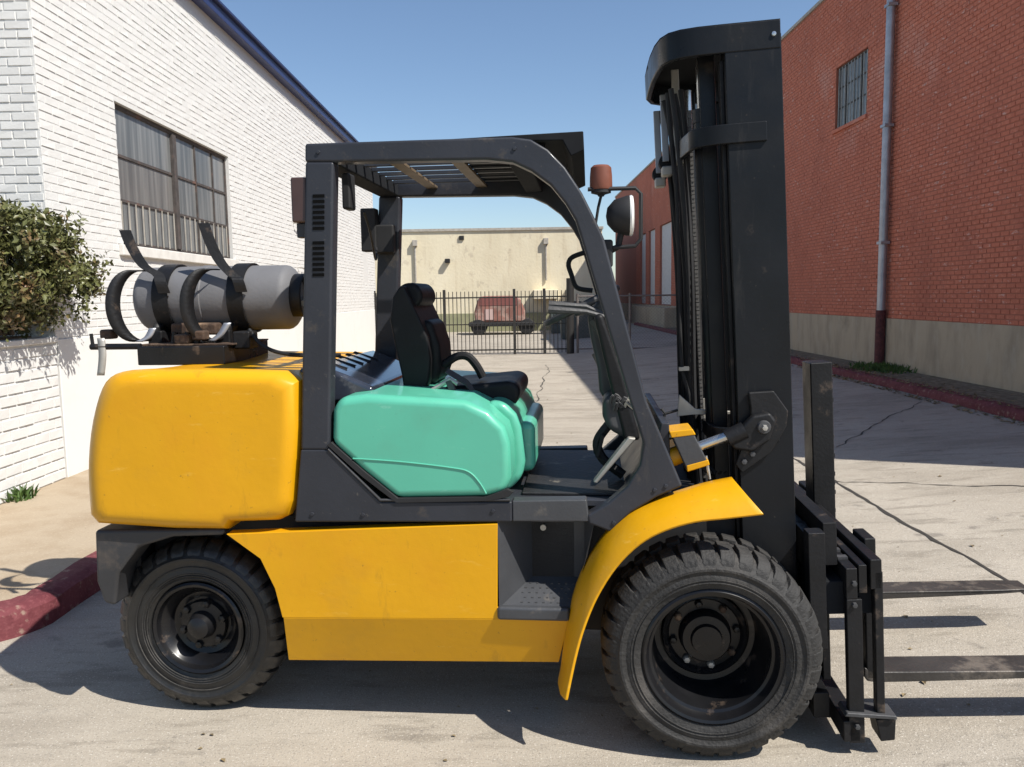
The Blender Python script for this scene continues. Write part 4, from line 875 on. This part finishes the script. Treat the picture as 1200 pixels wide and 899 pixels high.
for y in (-.28,.26): cp(MB().box(.37,.435,y-.02,y+.02,.15,.80),'carriage_plate')
cp(MB().box(.49,.545,-.60,-.565,.055,.60),'carriage_end_plate')
cp(MB().box(.46,.50,.40,.44,.14,.66),'carriage_end_plate')
for z in (.12,.58,.66): 
    m=MB(); m.lathe([(0,-.012),(.009,-.011),(.011,0)],(.517,-.60,z),n=6); cp(m,'end_bolt',M_plastic,0)
# hook clamp at the foot
cp(MB().prism([(.47,.165),(.655,.150),(.652,.165),(.48,.18)],-.615,-.52),'lower_clamp_plate',M_plastic); cp(MB().prism([(.585,.145),(.655,.145),(.650,.065),(.60,.060)],-.60,-.50),'lower_clamp')
cp(MB().box(.455,.485,-.40,-.25,.20,.66),'shifter_cylinder_plate')
# bar notches on top
for k in range(6): cp(MB().box(.492,.528,-.50+k*.09,-.47+k*.09,.715,.724),'bar_notch',M_plastic,0)
# tall post beyond, one per fork pocket
m=MB(); m.box(.585,.680,.17,.31,.60,1.385); cp(m,'backrest_post',M_black,.006)
for k in range(16):
    R2=random.Random(k+50); z=.7+k*.042; cp(MB().box(.679,.684+.004*R2.random(),.19,.28,z,z+.02),'post_rung',M_black,.002,1)
def fork(y0,y1):
    f=empty('fork',(0,0,0),0,cg)
    m=MB(); m.box(.618,.662,y0,y1,.20,.76); m.xf(lambda x,y,z:(x-.05*(z-.4),y,z+.05*(x-.55))).build('fork_shank',M_black,f,bevel=.006)
    m=MB(); L_=1.0; n=8; top=[(.66+L_*k/n,.232+.02*k/n) for k in range(n+1)]; bot=[(.66+L_*k/n,.190+.046*(k/n)**1.2) for k in range(n+1)]
    prof=[(.618,.215),(.630,.195)]+bot+top[::-1]+[(.618,.25)]
    m.prism(prof,y0,y1)
    # taper the tip in plan
    yc=(y0+y1)/2
    m.v=[(x,yc+(y-yc)*(1 if x<1.5 else 1-.55*((x-1.5)/.29)**2),z) for x,y,z in m.v]
    m.xf(lambda x,y,z:(x,y,z+.02*(x-.6))).build('fork_blade',mat('fork_worn_steel',(.045,.040,.036),.5,.2,var=.3,vscale=7,col2=(.13,.11,.09),mix_scale=6,mix_lo=.52,mix_hi=.62,bump=.2) if 'fork_worn_steel' not in bpy.data.materials else bpy.data.materials['fork_worn_steel'],f,bevel=.005)
    return f
fork(-.40,-.26); fork(.44,.58)

# ---- tank bracket (part) and the gas cylinder resting in it
tb=empty('tank_bracket',(0,0,0),0,fk)
def tp_(mb,name,mt=M_black,bevel=0,smooth=None): return mb.build(name,mt,tb,bevel=bevel,smooth=smooth)
TY=.25; TZ=1.712
tp_(MB().box(-2.47,-2.06,-.04,.46,1.415,1.50),'bracket_box',M_rim,.006)
tp_(MB().box(-2.48,-2.04,.0,.42,1.500,1.508),'bracket_plate',M_rustmetal,.002)
tp_(MB().tube([(-2.70,-.02,1.50),(-2.46,-.02,1.50)],.014,8),'bracket_rod',M_black,smooth=True)
tp_(MB().tube([(-2.69,-.02,1.50),(-2.695,-.02,1.56)],.008,8),'bracket_rod',M_black,smooth=True)
for x in (-2.46,-2.13): tp_(MB().box(x-.035,x+.035,.10,.40,1.50,1.565),'cradle_block',M_black,.008)
tp_(MB().box(-2.06,-1.98,.05,.15,1.48,1.56),'cradle_block',M_black,.008)
def ring(cx, w, r_, a0, a1, mt, name, yc=TY, t=.008, n=36):
    m=MB(); m.lathe([(r_,-w/2),(r_+t,-w/2),(r_+t,w/2),(r_,w/2),(r_,-w/2)],(cx,yc,TZ),axis='x',n=n,a0=a0,a1=a1); return tp_(m,name,mt,smooth=True)
# bands hugging the tank
for cx in (-2.42,-2.06): ring(cx,.075,.157,0,2*PI,M_black,'tank_band')
# open clamp halves swung out towards the near side
def swung(cx, name, mt, tw=.045):
    m=MB(); pts=[]
    for k in range(19):
        a=math.radians(200-k*13); pts.append((cx-.07+.16*math.cos(a)*.62,-.03+.04*math.sin(a),TZ-.055+.175*math.sin(a)))
    return pts
for cx in (-2.47,-2.12):
    # hinged half ring standing at an angle: circle in a plane turned about the vertical
    A_=[];B_=[]; ang=math.radians(62)
    for k in range(30):
        a=math.radians(80+k*8.6); lx_=.165*math.cos(a); lz_=.165*math.sin(a)
        X=cx+lx_*math.sin(ang)*.55-.04; Y=TY-.17+lx_*math.cos(ang)-.02; A_.append((X-.018,Y-.02,TZ-.03+lz_)); B_.append((X+.022,Y+.03,TZ-.03+lz_))
    m=MB(); m.strip(A_,B_); o=m.build('clamp_half',M_black,tb,smooth=True); o.modifiers.new('t','SOLIDIFY').thickness=.007
for key,cx in (('arm1',-2.42),('arm2',-2.05)):
    q=PT[key]; pts=[(x-.01,.10,z) for x,z in q]+[(cx+.02,.08,1.79),(cx+.03,.09,1.74)]; P_=curve_pts(pts,5)
    A_=[(p.x-.024,p.y-.012,p.z) for p in P_]; B_=[(p.x+.024,p.y+.002,p.z) for p in P_]
    m=MB(); m.strip(A_,B_); o=m.build('clamp_arm',M_black,tb); o.modifiers.new('t','SOLIDIFY').thickness=.009
# rusty latch and dangling strap
for (x,z,s_) in ((-2.64,1.555,.03),(-2.28,1.53,.035),(-2.20,1.545,.03)):
    MB().box(x-s_,x+s_,.0,.06,z-.022,z+.022).build('latch',M_rustmetal,tb,bevel=.01)
for (pts,mt) in (([(-2.645,-.03,1.54),(-2.640,-.035,1.46),(-2.655,-.035,1.37)],M_alu),([(-2.20,.02,1.50),(-2.17,.0,1.46),(-2.19,-.02,1.42),(-2.25,-.03,1.385)],M_alu),([(-2.44,.05,1.58),(-2.46,.04,1.54),(-2.50,.03,1.52)],M_galv),([(-2.08,.05,1.60),(-2.11,.04,1.55),(-2.15,.03,1.52)],M_galv)):
    P_=curve_pts(pts,4); m=MB(); m.strip([(p.x-.017,p.y,p.z) for p in P_],[(p.x+.017,p.y,p.z) for p in P_]); o=m.build('latch_strap',mt,tb,smooth=True); o.modifiers.new('t','SOLIDIFY').thickness=.006
for x in (-2.33,-2.27,-2.22): MB().tube([(x,.03,1.51),(x+.01,.03,1.56)],.014,8).build('latch_pin',M_black,tb,smooth=True)
MB().box(-2.36,-2.14,.06,.16,1.545,1.60).build('rusty_saddle',M_rustmetal,tb,bevel=.012)

tk=empty('propane_cylinder',(0,0,0)); tk.location=fk.matrix_basis@Vector((0,0,0)); tk.location=FK_LOC; tk.rotation_euler=(0,0,FK_RZ)
tag(tk,'grey propane cylinder lying in black clamps on top of the yellow counterweight','gas cylinder')
x0,x1=-2.60,-1.80; prof=[(0,x0)]
for k in range(1,9):
    a=PI/2*k/8; prof.append((.152*math.sin(a),x0+.07*(1-math.cos(a))))
prof+=[(.154,-2.265),(.158,-2.26),(.158,-2.235),(.154,-2.23)]
for k in range(8,-1,-1):
    a=PI/2*k/8; prof.append((.152*math.sin(a),x1-.065*(1-math.cos(a))))
MB().lathe(prof,(0,TY,TZ),axis='x',n=56).build('tank_body',M_grey,tk,smooth=True)
MB().lathe([(.096,x1-.05),(.110,x1-.03),(.112,x1+.03),(.106,x1+.035),(.102,x1+.03),(.098,x1-.04)],(0,TY,TZ),axis='x',n=40,a0=math.radians(-60),a1=math.radians(235)).build('valve_collar',M_black,tk,smooth=True)
MB().tube([(x1-.02,TY,TZ-.02),(x1+.05,TY,TZ-.02)],.022,12).build('valve',M_steel,tk,smooth=True)
MB().tube([(x1+.02,TY,TZ-.02),(x1+.03,TY-.06,TZ-.03)],.013,10).build('valve_outlet',M_alu,tk,smooth=True)
MB().tube(curve_pts([(-2.0,.10,1.565),(-1.93,.06,1.50),(-1.84,.03,1.465),(-1.72,.02,1.45),(-1.55,.03,1.45)],6),.0095,8).build('gas_hose',M_dark,fk,smooth=True)
